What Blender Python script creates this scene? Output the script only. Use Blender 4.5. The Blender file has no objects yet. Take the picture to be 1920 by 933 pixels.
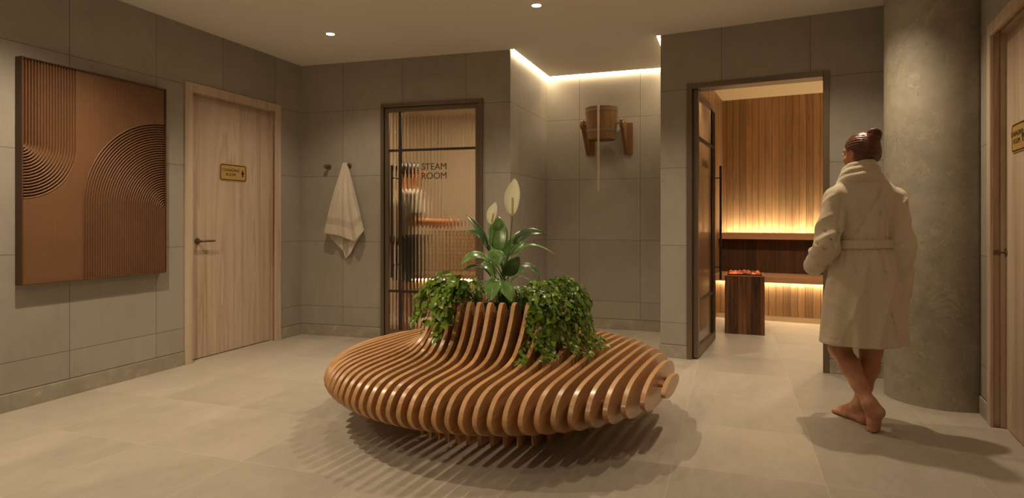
import bpy, bmesh, math, random
import numpy as np
from mathutils import Vector, Matrix, noise as mnoise

# ------------------------------------------------------------------ scene, camera
SC = bpy.context.scene
COL = SC.collection
FPX, CAMH, HOR, CX = 1150.0, 1.15, 413.0, 960.0
CEIL = 2.715
SC.view_settings.view_transform = 'Standard'
SC.view_settings.look = 'None'
SC.view_settings.gamma = 1.0
SC.view_settings.use_curve_mapping = False
SC.view_settings.exposure = 0.06
cd = bpy.data.cameras.new('camera')
cam = bpy.data.objects.new('camera', cd)
COL.objects.link(cam)
cam.location = (0, 0, CAMH)
cam.rotation_euler = (math.pi / 2, 0, 0)
cd.sensor_width = 36.0
cd.lens = FPX * 36.0 / 1920.0
cd.shift_y = -(466.5 - HOR) / 1920.0
cd.clip_start = 0.05
SC.camera = cam
wd = bpy.data.worlds.new('world')
SC.world = wd
wd.use_nodes = True
wd.node_tree.nodes['Background'].inputs[0].default_value = (1, .75, .5, 1)
wd.node_tree.nodes['Background'].inputs[1].default_value = 0.0
try:
    SC.cycles.use_denoising = True
    SC.cycles.denoiser = 'OPENIMAGEDENOISE'
    SC.cycles.max_bounces = 14
    SC.cycles.diffuse_bounces = 6
    SC.cycles.glossy_bounces = 4
    SC.cycles.transmission_bounces = 10
    SC.cycles.caustics_reflective = False
    SC.cycles.caustics_refractive = False
    SC.cycles.sample_clamp_indirect = 4.0
except Exception:
    pass


def W(px, py, Y):
    """world point seen at photograph pixel (px, py) at distance Y"""
    return Vector(((px - CX) * Y / FPX, Y, CAMH - (py - HOR) * Y / FPX))


def floor_pt(px, py):
    Y = FPX * CAMH / (py - HOR)
    return Vector(((px - CX) * Y / FPX, Y, 0))


def rgb(r, g, b):
    """sRGB 0-255 to linear"""
    f = lambda c: (c / 255 / 12.92) if c / 255 <= .04045 else ((c / 255 + .055) / 1.055) ** 2.4
    return (f(r), f(g), f(b), 1.0)


# ------------------------------------------------------------------ materials
class NT:
    """small helper to write a node tree"""
    def __init__(s, name):
        s.m = bpy.data.materials.new(name)
        s.m.use_nodes = True
        s.t = s.m.node_tree
        s.b = s.t.nodes['Principled BSDF']
        s.out = s.t.nodes['Material Output']

    def n(s, typ, **kw):
        nd = s.t.nodes.new(typ)
        for k, v in kw.items():
            if k.startswith('i_'):
                key = k[2:]
                key = int(key) if key.isdigit() else key
                s.set(nd.inputs[key], v)
            else:
                setattr(nd, k, v)
        return nd

    def set(s, sock, v):
        if hasattr(v, 'is_output') and v.is_output:
            s.t.links.new(v, sock)
        else:
            sock.default_value = v

    def math(s, op, a, b=None, c=None, clamp=False):
        nd = s.t.nodes.new('ShaderNodeMath')
        nd.operation = op
        nd.use_clamp = clamp
        for i, v in enumerate((a, b, c)):
            if v is not None:
                s.set(nd.inputs[i], v)
        return nd.outputs[0]

    def mix(s, fac, a, b, blend='MIX'):
        nd = s.t.nodes.new('ShaderNodeMix')
        nd.data_type = 'RGBA'
        nd.blend_type = blend
        s.set(nd.inputs[0], fac)
        s.set(nd.inputs[6], a)
        s.set(nd.inputs[7], b)
        return nd.outputs[2]

    def coord(s):
        return s.n('ShaderNodeTexCoord').outputs['Object']

    def sep(s, v):
        nd = s.n('ShaderNodeSeparateXYZ')
        s.set(nd.inputs[0], v)
        return nd.outputs

    def comb(s, x=0.0, y=0.0, z=0.0):
        nd = s.n('ShaderNodeCombineXYZ')
        for i, v in enumerate((x, y, z)):
            s.set(nd.inputs[i], v)
        return nd.outputs[0]

    def scale(s, v, sc):
        nd = s.n('ShaderNodeMapping')
        s.set(nd.inputs[0], v)
        nd.inputs['Scale'].default_value = sc
        return nd.outputs[0]

    def noise(s, v, scale=5.0, detail=4.0, rough=.55, dist=0.0):
        nd = s.n('ShaderNodeTexNoise')
        s.set(nd.inputs['Vector'], v)
        nd.inputs['Scale'].default_value = scale
        nd.inputs['Detail'].default_value = detail
        nd.inputs['Roughness'].default_value = rough
        nd.inputs['Distortion'].default_value = dist
        return nd.outputs[0]

    def white(s, v):
        nd = s.n('ShaderNodeTexWhiteNoise', noise_dimensions='3D')
        s.set(nd.inputs['Vector'], v)
        return nd.outputs[0]

    def ramp(s, fac, pts):
        nd = s.n('ShaderNodeValToRGB')
        s.set(nd.inputs[0], fac)
        e = nd.color_ramp.elements
        while len(e) < len(pts):
            e.new(.5)
        for el, (p, c) in zip(e, pts):
            el.position = p
            el.color = c if len(c) == 4 else (*c, 1)
        return nd.outputs[0]

    def bump(s, h, strength=.3, dist=.01):
        nd = s.n('ShaderNodeBump')
        s.set(nd.inputs['Height'], h)
        nd.inputs['Strength'].default_value = strength
        nd.inputs['Distance'].default_value = dist
        s.t.links.new(nd.outputs[0], s.b.inputs['Normal'])

    def base(s, c):
        s.set(s.b.inputs['Base Color'], c)

    def p(s, **kw):
        for k, v in kw.items():
            s.set(s.b.inputs[k.replace('_', ' ')], v)
        return s


def line_mask(t, x, period, off, half):
    """1 on a joint line of half width `half`, every `period`"""
    a = t.math('DIVIDE', t.math('SUBTRACT', x, off), period)
    fr = t.math('FRACT', a)
    d = t.math('MINIMUM', fr, t.math('SUBTRACT', 1.0, fr))
    return t.math('LESS_THAN', t.math('MULTIPLY', d, period), half), t.math('FLOOR', a)


TILE = 0.648


def mat_wall_tile(name, u0, top=True):
    t = NT(name)
    x, y, z = t.sep(t.coord())
    mu, iu = line_mask(t, x, TILE, u0, .0022)
    mz, iz = line_mask(t, z, TILE, .294, .0022)
    mb = t.math('LESS_THAN', t.math('ABSOLUTE', t.math('SUBTRACT', z, .1085)), .0035)
    m = t.math('MAXIMUM', t.math('MAXIMUM', mu, mz), mb)
    r = t.white(t.comb(iu, iz, u0))
    co = t.coord()
    n1 = t.noise(co, 1.3, 6, .6, .6)
    n2 = t.noise(t.scale(co, (1, 1, .35)), 9, 5, .6, 1.2)
    v = t.math('ADD', t.math('MULTIPLY', n1, .7), t.math('MULTIPLY', n2, .3))
    c = t.ramp(v, [(.3, WALL_A), (.7, WALL_B)])
    hv = t.n('ShaderNodeHueSaturation')
    t.set(hv.inputs['Color'], c)
    t.set(hv.inputs['Value'], t.math('ADD', .95, t.math('MULTIPLY', r, .10)))
    t.base(t.mix(t.math('MULTIPLY', m, .62), hv.outputs[0], rgb(40, 34, 27)))
    t.p(Roughness=.55)
    t.b.inputs['Specular IOR Level'].default_value = .35
    t.bump(t.math('SUBTRACT', t.math('MULTIPLY', n2, .25), m), .22, .004)
    return t.m


def mat_floor(ang):
    t = NT('floor_porcelain_tile')
    x, y, z = t.sep(t.coord())
    co = t.coord()
    mu, iu = line_mask(t, x, TILE, -.267, .0022)
    mv, iv = line_mask(t, y, TILE, 3.62, .0022)
    m = t.math('MAXIMUM', mu, mv)
    r = t.white(t.comb(iu, iv, 3.0))
    seed = t.n('ShaderNodeVectorMath', operation='ADD')
    t.set(seed.inputs[0], co)
    t.set(seed.inputs[1], t.comb(0.0, 0.0, t.math('MULTIPLY', r, 9.0)))
    n1 = t.noise(t.scale(seed.outputs[0], (1, .6, 1)), 1.6, 7, .62, .9)
    n2 = t.noise(t.scale(seed.outputs[0], (3, 1, 1)), 5.0, 6, .6, 1.5)
    v = t.math('ADD', t.math('MULTIPLY', n1, .65), t.math('MULTIPLY', n2, .35))
    c = t.ramp(v, [(.3, FLOOR_A), (.7, FLOOR_B)])
    hv = t.n('ShaderNodeHueSaturation')
    t.set(hv.inputs['Color'], c)
    t.set(hv.inputs['Value'], t.math('ADD', .88, t.math('MULTIPLY', r, .22)))
    t.base(t.mix(t.math('MULTIPLY', m, .5), hv.outputs[0], rgb(205, 195, 175)))
    t.p(Roughness=t.math('ADD', .36, t.math('MULTIPLY', n2, .18)))
    t.b.inputs['Specular IOR Level'].default_value = .4
    t.bump(t.math('SUBTRACT', t.math('MULTIPLY', n2, .2), t.math('MULTIPLY', m, .5)), .15, .003)
    return t.m


def mat_wood(name, ca, cb, axis='z', ring=8.0, rough=.4, streak=1.0, coat=0.0, bump=.05, plank=0.0, pw=.1, pvar=.35, dark=None):
    """grain runs along `axis` of the object's own frame; plank > 0 cuts it into boards pw wide along x"""
    t = NT(name)
    co = t.coord()
    x, y, z = t.sep(co)
    s = {'z': (1, 1, .06), 'y': (1, .06, 1), 'x': (.06, 1, 1)}[axis]
    vec = co
    m = None
    if plank:
        m, ip = line_mask(t, x, pw, 0.0, .0022)
        r = t.white(t.comb(ip, 1.0, 7.0))
        add = t.n('ShaderNodeVectorMath', operation='ADD')
        t.set(add.inputs[0], co)
        t.set(add.inputs[1], t.comb(t.math('MULTIPLY', r, 5.0), t.math('MULTIPLY', r, 3.0), t.math('MULTIPLY', r, 11.0)))
        vec = add.outputs[0]
    else:
        oi = t.n('ShaderNodeObjectInfo')
        add = t.n('ShaderNodeVectorMath', operation='ADD')
        t.set(add.inputs[0], co)
        t.set(add.inputs[1], t.comb(t.math('MULTIPLY', oi.outputs['Random'], 9.0), t.math('MULTIPLY', oi.outputs['Random'], 4.0), 0.0))
        vec = add.outputs[0]
        r = oi.outputs['Random']
    sv = t.scale(vec, s)
    n1 = t.noise(sv, ring, 5, .55, 1.8)
    n2 = t.noise(sv, ring * 9, 3, .6, .3)
    ringv = t.math('FRACT', t.math('MULTIPLY', n1, 5.0))
    ringv = t.math('MULTIPLY', ringv, ringv)
    v = t.math('ADD', t.math('MULTIPLY', n1, .55), t.math('ADD', t.math('MULTIPLY', ringv, .22 * streak), t.math('MULTIPLY', n2, .3 * streak)))
    c = t.ramp(v, [(.25, ca), (.85, cb)])
    hv = t.n('ShaderNodeHueSaturation')
    t.set(hv.inputs['Color'], c)
    t.set(hv.inputs['Value'], t.math('ADD', 1 - pvar / 2, t.math('MULTIPLY', r, pvar)))
    c = hv.outputs[0]
    if m is not None:
        c = t.mix(t.math('MULTIPLY', m, .8), c, rgb(22, 12, 6))
        t.bump(t.math('SUBTRACT', t.math('MULTIPLY', n2, .2), m), .35, .004)
    else:
        t.bump(n2, bump, .004)
    t.base(c)
    t.p(Roughness=rough)
    t.b.inputs['Coat Weight'].default_value = coat
    t.b.inputs['Coat Roughness'].default_value = .22
    return t.m


def mat_plain(name, c, rough=.5, metal=0.0, bump=0.0, bscale=40, var=0.0, sheen=0.0, spec=.5):
    t = NT(name)
    if var or bump:
        n = t.noise(t.coord(), bscale, 4, .6)
        if var:
            lo = tuple(max(0, k * (1 - var)) for k in c[:3]) + (1,)
            hi = tuple(min(1, k * (1 + var)) for k in c[:3]) + (1,)
            t.base(t.ramp(n, [(.3, lo), (.7, hi)]))
        else:
            t.base(c)
        if bump:
            t.bump(n, bump, .01)
    else:
        t.base(c)
    t.p(Roughness=rough, Metallic=metal)
    t.b.inputs['Sheen Weight'].default_value = sheen
    t.b.inputs['Specular IOR Level'].default_value = spec
    return t.m


def mat_emit(name, c, strength):
    t = NT(name)
    t.base((.8, .7, .5, 1))
    t.b.inputs['Emission Color'].default_value = c
    t.b.inputs['Emission Strength'].default_value = strength
    return t.m


def mat_glass(name, tint=(1, .97, .92, 1), rough=0.0, ior=1.45):
    t = NT(name)
    t.base(tint)
    t.p(Roughness=rough, IOR=ior)
    t.b.inputs['Transmission Weight'].default_value = 1.0
    return t.m


# ------------------------------------------------------------------ objects
def mesh_obj(name, data, mat, parent=None, smooth=False):
    """data: bmesh or (verts, faces)"""
    me = bpy.data.meshes.new(name)
    if isinstance(data, bmesh.types.BMesh):
        data.normal_update()
        data.to_mesh(me)
        data.free()
    else:
        v, f = data
        me.from_pydata([tuple(p) for p in v], [], [tuple(int(i) for i in q) for q in f])
        me.update()
    for m in (mat if isinstance(mat, (list, tuple)) else [mat]):
        me.materials.append(m)
    if smooth:
        me.polygons.foreach_set('use_smooth', [True] * len(me.polygons))
    o = bpy.data.objects.new(name, me)
    COL.objects.link(o)
    if parent is not None:
        o.parent = parent
    return o


def empty(name, loc=(0, 0, 0), rz=0.0):
    o = bpy.data.objects.new(name, None)
    o.empty_display_size = .1
    o.location = loc
    o.rotation_euler = (0, 0, rz)
    COL.objects.link(o)
    return o


def tag(o, label=None, cat=None, group=None, kind=None):
    if label: o['label'] = label
    if cat: o['category'] = cat
    if group: o['group'] = group
    if kind: o['kind'] = kind
    return o


def autosmooth(o, ang=35):
    me = o.data
    me.polygons.foreach_set('use_smooth', [True] * len(me.polygons))
    bm = bmesh.new()
    bm.from_mesh(me)
    lim = math.radians(ang)
    for e in bm.edges:
        if len(e.link_faces) == 2:
            e.smooth = e.calc_face_angle(3.0) < lim
        else:
            e.smooth = False
    bm.to_mesh(me)
    bm.free()
    return o


def bevel(o, w=.003, seg=2, ang=40):
    md = o.modifiers.new('bevel', 'BEVEL')
    md.width = w
    md.segments = seg
    md.limit_method = 'ANGLE'
    md.angle_limit = math.radians(ang)
    md.harden_normals = False
    return o


def bx(bm, x0, x1, y0, y1, z0, z1, M=None):
    vs = [bm.verts.new(p) for p in ((x0, y0, z0), (x1, y0, z0), (x1, y1, z0), (x0, y1, z0), (x0, y0, z1), (x1, y0, z1), (x1, y1, z1), (x0, y1, z1))]
    for q in ((0, 3, 2, 1), (4, 5, 6, 7), (0, 1, 5, 4), (1, 2, 6, 5), (2, 3, 7, 6), (3, 0, 4, 7)):
        bm.faces.new([vs[i] for i in q])
    if M is not None:
        for v in vs:
            v.co = M @ v.co
    return vs


def box_obj(name, x0, x1, y0, y1, z0, z1, mat, parent=None, bev=0.0):
    bm = bmesh.new()
    bx(bm, min(x0, x1), max(x0, x1), min(y0, y1), max(y0, y1), min(z0, z1), max(z0, z1))
    o = mesh_obj(name, bm, mat, parent)
    if bev:
        bevel(o, bev)
    return o


def prism(bm, pts, h0, h1, axis='z'):
    """polygon pts (2D) swept along axis"""
    def mk(p, h):
        return {'z': (p[0], p[1], h), 'y': (p[0], h, p[1]), 'x': (h, p[0], p[1])}[axis]
    a = [bm.verts.new(mk(p, h0)) for p in pts]
    b = [bm.verts.new(mk(p, h1)) for p in pts]
    n = len(pts)
    bm.faces.new(a[::-1])
    bm.faces.new(b)
    for i in range(n):
        bm.faces.new((a[i], a[(i + 1) % n], b[(i + 1) % n], b[i]))
    bmesh.ops.recalc_face_normals(bm, faces=bm.faces[:])


def tube(bm, pts, r, seg=10, cap=True):
    """tube along points; r a number or a list"""
    pts = [Vector(p) for p in pts]
    n = len(pts)
    rs = r if isinstance(r, (list, tuple)) else [r] * n
    rings, prev = [], None
    for i, p in enumerate(pts):
        t = (pts[min(i + 1, n - 1)] - pts[max(i - 1, 0)]).normalized()
        if prev is None:
            a = Vector((0, 0, 1)) if abs(t.z) < .9 else Vector((1, 0, 0))
            u = t.cross(a).normalized()
        else:
            u = (prev - t * prev.dot(t)).normalized()
        prev = u
        w = t.cross(u)
        rings.append([bm.verts.new(p + (u * math.cos(2 * math.pi * k / seg) + w * math.sin(2 * math.pi * k / seg)) * rs[i]) for k in range(seg)])
    for a, b in zip(rings, rings[1:]):
        for k in range(seg):
            bm.faces.new((a[k], a[(k + 1) % seg], b[(k + 1) % seg], b[k]))
    if cap:
        bm.faces.new(rings[0][::-1])
        bm.faces.new(rings[-1])
    return rings


def lathe(bm, prof, seg=32, M=None, close=False):
    """revolve (r, z) about z"""
    rings = []
    for r, z in prof:
        rings.append([bm.verts.new((r * math.cos(2 * math.pi * k / seg), r * math.sin(2 * math.pi * k / seg), z)) for k in range(seg)])
    for a, b in zip(rings, rings[1:]):
        for k in range(seg):
            bm.faces.new((a[k], a[(k + 1) % seg], b[(k + 1) % seg], b[k]))
    if close:
        for k in range(seg):
            bm.faces.new((rings[-1][k], rings[-1][(k + 1) % seg], rings[0][(k + 1) % seg], rings[0][k]))
    else:
        if prof[0][0] > 1e-6:
            bm.faces.new(rings[0][::-1])
        if prof[-1][0] > 1e-6:
            bm.faces.new(rings[-1])
    if M is not None:
        for ring in rings:
            for v in ring:
                v.co = M @ v.co
    bmesh.ops.remove_doubles(bm, verts=[v for ring in rings for v in ring], dist=1e-6)
    bmesh.ops.recalc_face_normals(bm, faces=bm.faces[:])


def rrect(w, h, r, seg=6, cx=0.0, cy=0.0):
    pts = []
    for sx, sy, a0 in ((1, 1, 0), (-1, 1, 90), (-1, -1, 180), (1, -1, 270)):
        for k in range(seg + 1):
            a = math.radians(a0 + 90 * k / seg)
            pts.append((cx + sx * (w / 2 - r) + r * math.cos(a), cy + sy * (h / 2 - r) + r * math.sin(a)))
    return pts


def catmull(pts, k=4):
    pts = [np.array(p, float) for p in pts]
    out = []
    n = len(pts)
    for i in range(n - 1):
        p0, p1, p2, p3 = pts[max(i - 1, 0)], pts[i], pts[i + 1], pts[min(i + 2, n - 1)]
        for j in range(k):
            t = j / k
            out.append(.5 * ((2 * p1) + (-p0 + p2) * t + (2 * p0 - 5 * p1 + 4 * p2 - p3) * t * t + (-p0 + 3 * p1 - 3 * p2 + p3) * t ** 3))
    out.append(pts[-1])
    return out


def text_obj(name, body, size, mat, parent, M, depth=.001, align='CENTER', spacing=1.0, line=1.0):
    """lettering as a mesh; M places its local frame (x right, y up, z out) under the parent"""
    cu = bpy.data.curves.new(name, 'FONT')
    cu.body = body
    cu.size = size
    cu.align_x = align
    cu.align_y = 'CENTER'
    cu.space_character = spacing
    cu.space_line = line
    cu.extrude = depth
    tmp = bpy.data.objects.new(name + '_tmp', cu)
    COL.objects.link(tmp)
    bpy.context.view_layer.update()
    dg = bpy.context.evaluated_depsgraph_get()
    me = bpy.data.meshes.new_from_object(tmp.evaluated_get(dg))
    bpy.data.objects.remove(tmp)
    me.transform(M)
    me.materials.clear()
    me.materials.append(mat)
    o = bpy.data.objects.new(name, me)
    COL.objects.link(o)
    o.parent = parent
    return o


class Plane:
    """a vertical plane of the plan: local x runs along it, local -y looks into the room"""
    def __init__(s, p0, p1):
        s.p0 = Vector((p0[0], p0[1]))
        v = Vector((p1[0], p1[1])) - s.p0
        s.len = v.length
        s.d = v.normalized()
        s.n = Vector((s.d.y, -s.d.x))          # into the room
        s.rz = math.atan2(s.d.y, s.d.x)

    def u(s, px, out=0.0):
        """local x of the point of the plane (moved `out` into the room) seen at pixel column px"""
        k = (px - CX) / FPX
        a = s.p0 + s.n * out
        return (k * a.y - a.x) / (s.d.x - k * s.d.y)

    def Y(s, u, out=0.0):
        return (s.p0 + s.n * out + s.d * u).y

    def z(s, px, py, out=0.0):
        return CAMH - (py - HOR) * s.Y(s.u(px, out), out) / FPX

    def P(s, u, out=0.0, z=0.0):
        q = s.p0 + s.d * u + s.n * out
        return Vector((q.x, q.y, z))

    def empty(s, name, u=0.0, z=0.0):
        return empty(name, s.P(u, 0, z), s.rz)

    def wall(s, name, mat, u0, u1, h, thick=.12, holes=(), z0=0.0):
        """solid wall with rectangular openings (ua, ub, za, zb)"""
        bm = bmesh.new()
        cur = u0
        for ua, ub, za, zb in sorted(holes):
            bx(bm, cur, ua, 0, thick, z0, h)
            if za > z0:
                bx(bm, ua, ub, 0, thick, z0, za)
            if zb < h:
                bx(bm, ua, ub, 0, thick, zb, h)
            cur = ub
        bx(bm, cur, u1, 0, thick, z0, h)
        o = mesh_obj(name, bm, mat)
        o.location = (s.p0.x, s.p0.y, 0)
        o.rotation_euler = (0, 0, s.rz)
        return tag(o, kind='structure')


# ------------------------------------------------------------------ signed-distance bodies
class Field:
    def __init__(s, lo, hi, h):
        s.lo = np.array(lo, float)
        s.h = h
        s.n = np.ceil((np.array(hi) - s.lo) / h).astype(int) + 1
        s.F = np.full(tuple(s.n), .15, np.float32)
        s.ax = [(s.lo[i] + h * np.arange(s.n[i])).astype(np.float32) for i in range(3)]

    def block(s, lo, hi, pad):
        a = np.clip(np.floor((np.array(lo) - pad - s.lo) / s.h).astype(int), 0, s.n)
        b = np.clip(np.ceil((np.array(hi) + pad - s.lo) / s.h).astype(int) + 1, 0, s.n)
        sl = tuple(slice(a[i], b[i]) for i in range(3))
        X = s.ax[0][sl[0]][:, None, None]
        Y = s.ax[1][sl[1]][None, :, None]
        Z = s.ax[2][sl[2]][None, None, :]
        return sl, X, Y, Z

    def add(s, fn, lo, hi, k=.01):
        sl, X, Y, Z = s.block(lo, hi, k + 3 * s.h)
        d = fn(X, Y, Z)
        f = s.F[sl]
        if f.size == 0:
            return
        if k > 0:
            hh = np.maximum(k - np.abs(f - d), 0) / k
            s.F[sl] = np.minimum(f, d) - hh * hh * k * .25
        else:
            s.F[sl] = np.minimum(f, d)

    def cut(s, fn, lo, hi, k=.006):
        sl, X, Y, Z = s.block(lo, hi, 2 * s.h)
        d = -fn(X, Y, Z)
        f = s.F[sl]
        if f.size == 0:
            return
        if k > 0:
            hh = np.maximum(k - np.abs(f - d), 0) / k
            s.F[sl] = np.maximum(f, d) + hh * hh * k * .25
        else:
            s.F[sl] = np.maximum(f, d)

    def cone(s, a, b, ra, rb, k=.01, cut=False):
        a = np.array(a, float)
        b = np.array(b, float)
        ab = b - a
        L2 = max(float(ab @ ab), 1e-9)

        def fn(X, Y, Z):
            t = np.clip(((X - a[0]) * ab[0] + (Y - a[1]) * ab[1] + (Z - a[2]) * ab[2]) / L2, 0, 1)
            d = np.sqrt((X - a[0] - t * ab[0]) ** 2 + (Y - a[1] - t * ab[1]) ** 2 + (Z - a[2] - t * ab[2]) ** 2)
            return d - (ra + t * (rb - ra))
        r = max(ra, rb)
        (s.cut if cut else s.add)(fn, np.minimum(a, b) - r, np.maximum(a, b) + r, k)

    def ell(s, c, rad, k=.01, R=None, cut=False):
        c = np.array(c, float)
        rad = np.array(rad, float)
        Ri = np.eye(3) if R is None else np.array(R).T

        def fn(X, Y, Z):
            x, y, z = X - c[0], Y - c[1], Z - c[2]
            q = [(Ri[i, 0] * x + Ri[i, 1] * y + Ri[i, 2] * z) for i in range(3)]
            k0 = np.sqrt(sum((q[i] / rad[i]) ** 2 for i in range(3)))
            k1 = np.sqrt(sum((q[i] / rad[i] ** 2) ** 2 for i in range(3))) + 1e-9
            return k0 * (k0 - 1) / k1
        r = float(rad.max())
        (s.cut if cut else s.add)(fn, c - r, c + r, k)

    def mesh(s):
        F = s.F
        S = F < 0
        nx, ny, nz = F.shape
        c = [S[i:nx - 1 + i, j:ny - 1 + j, k:nz - 1 + k] for i in (0, 1) for j in (0, 1) for k in (0, 1)]
        cnt = sum(q.astype(np.int8) for q in c)
        act = (cnt > 0) & (cnt < 8)
        idx = np.argwhere(act)
        vid = np.full(act.shape, -1, np.int64)
        vid[act] = np.arange(len(idx))
        pos = np.zeros((len(idx), 3))
        num = np.zeros(len(idx))
        corner = np.array([(i, j, k) for i in (0, 1) for j in (0, 1) for k in (0, 1)])
        val = np.stack([F[idx[:, 0] + i, idx[:, 1] + j, idx[:, 2] + k] for i, j, k in corner], 1)
        for a in range(8):
            for b in range(a + 1, 8):
                if abs(corner[a] - corner[b]).sum() != 1:
                    continue
                va, vb = val[:, a], val[:, b]
                m = (va < 0) != (vb < 0)
                t = np.where(m, va / np.where(m, va - vb, 1), 0)
                p = corner[a] + t[:, None] * (corner[b] - corner[a])
                pos[m] += p[m]
                num[m] += 1
        v = s.lo + s.h * (idx + pos / num[:, None])
        faces = []
        for ax in range(3):
            A = [slice(None)] * 3
            B = [slice(None)] * 3
            A[ax] = slice(0, -1)
            B[ax] = slice(1, None)
            sa, sb = S[tuple(A)], S[tuple(B)]
            e = np.argwhere(sa != sb)
            o1, o2 = [(1, 2), (2, 0), (0, 1)][ax]
            ok = (e[:, o1] > 0) & (e[:, o2] > 0) & (e[:, o1] < F.shape[o1] - 1) & (e[:, o2] < F.shape[o2] - 1)
            e = e[ok]
            inside = sa[e[:, 0], e[:, 1], e[:, 2]]
            q = []
            for d1, d2 in ((-1, -1), (0, -1), (0, 0), (-1, 0)):
                t = e.copy()
                t[:, o1] += d1
                t[:, o2] += d2
                q.append(vid[t[:, 0], t[:, 1], t[:, 2]])
            q = np.stack(q, 1)
            q[~inside] = q[~inside][:, ::-1]
            faces.append(q)
        f = np.concatenate(faces)
        return v, f


def field_obj(name, fld, mat, parent, smooth_it=2, off=(0, 0, 0)):
    v, f = fld.mesh()
    me = bpy.data.meshes.new(name)
    v = v - np.array(off)
    me.vertices.add(len(v))
    me.vertices.foreach_set('co', v.astype(np.float32).ravel())
    me.loops.add(f.size)
    me.loops.foreach_set('vertex_index', f.ravel().astype(np.int32))
    me.polygons.add(len(f))
    me.polygons.foreach_set('loop_start', np.arange(0, f.size, 4, dtype=np.int32))
    me.polygons.foreach_set('loop_total', np.full(len(f), 4, np.int32))
    me.update(calc_edges=True)
    me.validate()
    me.polygons.foreach_set('use_smooth', [True] * len(me.polygons))
    me.materials.append(mat)
    o = bpy.data.objects.new(name, me)
    COL.objects.link(o)
    o.parent = parent
    if smooth_it:
        md = o.modifiers.new('smooth', 'SMOOTH')
        md.factor = .5
        md.iterations = smooth_it
    return o
# ------------------------------------------------------------------ plan of the place
WALL_A, WALL_B = rgb(150, 144, 135), rgb(170, 164, 155)
FLOOR_A, FLOOR_B = rgb(164, 156, 144), rgb(192, 184, 171)
A = Vector((-2.139, 6.226)); B = Vector((-.015, 5.622)); Cc = Vector((.3847, 6.733))
E_ = Vector((1.2577, 5.193))
dS = Vector((1.447, -.723)).normalized()
dR = Vector((-.4425, -.897)).normalized()
dN = Vector((1.144, -.396)).normalized()
dL = Vector((.912, 2.571)).normalized()


def isect(p, d, q, e):
    den = d.x * e.y - d.y * e.x
    t = ((q.x - p.x) * e.y - (q.y - p.y) * e.x) / den
    return p + d * t


RP = Vector((2.80, 3.663))
F_ = isect(E_, dS, RP, dR)
D_ = isect(Cc, dN, E_, Vector((.339, .941)))
REAR_Y = -1.3
RL = A - dL * ((A.y - REAR_Y) / dL.y)
RR = RP + dR * ((REAR_Y - RP.y) / dR.y)
PL = Plane(RL, A); PST = Plane(A, B); PNS = Plane(B, Cc); PNB = Plane(Cc, D_)
PNR = Plane(D_, E_); PSA = Plane(E_, F_); PR = Plane(F_, RR); PRE = Plane(RR, RL)

# ------------------------------------------------------------------ materials of the shell
M_ceil = mat_plain('ceiling_paint', rgb(236, 233, 227), .9)
M_base = (lambda t: (t.base(t.ramp(t.noise(t.scale(t.coord(), (1, 1, 1)), 4, 7, .68, 1.6), [(.32, rgb(146, 139, 125)), (.62, rgb(166, 158, 143)), (.7, rgb(196, 188, 172))])), t.p(Roughness=.5), t.m)[-1])(NT('baseboard_stone'))
t = NT('column_concrete')
_c = t.coord()
_n1 = t.noise(_c, 1.8, 8, .65, .8); _n2 = t.noise(_c, 14, 6, .7, .4); _n3 = t.noise(_c, 30, 3, .5)
_v = t.math('ADD', t.math('MULTIPLY', _n1, .7), t.math('MULTIPLY', _n2, .3))
_pit = t.math('LESS_THAN', _n3, .30)
_vein = t.math('LESS_THAN', t.math('ABSOLUTE', t.math('SUBTRACT', t.noise(_c, 3.2, 5, .6, 1.2), .5)), .006)
t.base(t.mix(t.math('MULTIPLY', _vein, .22), t.mix(t.math('MULTIPLY', _pit, .35), t.ramp(_v, [(.3, rgb(126, 120, 108)), (.5, rgb(156, 149, 134)), (.72, rgb(180, 172, 156))]), rgb(80, 72, 60)), rgb(205, 198, 182)))
t.p(Roughness=.62)
t.bump(t.math('SUBTRACT', t.math('MULTIPLY', _n2, .4), t.math('MULTIPLY', _pit, .8)), .25, .006)
M_conc = t.m
M_birch = mat_wood('birch_veneer', rgb(216, 199, 181), rgb(172, 146, 121), 'z', 3.0, .5, 1.15, 0, .02, pvar=.04)
M_bronze = mat_plain('bronze_metal', rgb(120, 105, 90), .42, .6)
M_bronze_dark = mat_plain('dark_bronze_metal', rgb(70, 58, 48), .45, .6)
M_brass = mat_plain('brushed_brass', rgb(206, 172, 104), .38, .35, .05, 200)
M_black = mat_plain('black_enamel', rgb(22, 18, 15), .5)
M_led = mat_emit('warm_strip_light', (1, .77, .48, 1), 52.0)
M_lens = mat_emit('downlight_lens', (1, .80, .52, 1), 60.0)
M_white = mat_plain('white_trim', rgb(225, 215, 200), .5)

# ------------------------------------------------------------------ floor and ceiling
rzF = -math.radians(19.8)
bm = bmesh.new()
bx(bm, -9, 9, -7, 12, -.12, 0)
fl = mesh_obj('floor', bm, mat_floor(0))
fl.rotation_euler = (0, 0, rzF)
tag(fl, kind='structure')

g = .034
nB = PNS.n * g; nC = PNB.n * g; nR = PNR.n * g
Bc = B + nB
Ci = isect(B + nB, PNS.d, Cc + nC, PNB.d)
Di = isect(Cc + nC, PNB.d, E_ + nR, PNR.d)
Ei = E_ + nR
bm = bmesh.new()
prism(bm, [(p.x, p.y) for p in (RL, RR, F_, E_, Ei, Di, Ci, Bc, B, A)], CEIL, CEIL + .05)
cl = mesh_obj('ceiling', bm, M_ceil)
tag(cl, kind='structure')
bm = bmesh.new()
bx(bm, -6, 6, -2, 10, CEIL + .05, CEIL + .15)
tag(mesh_obj('ceiling_slab', bm, M_ceil), kind='structure')

HW = CEIL + .05
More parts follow.
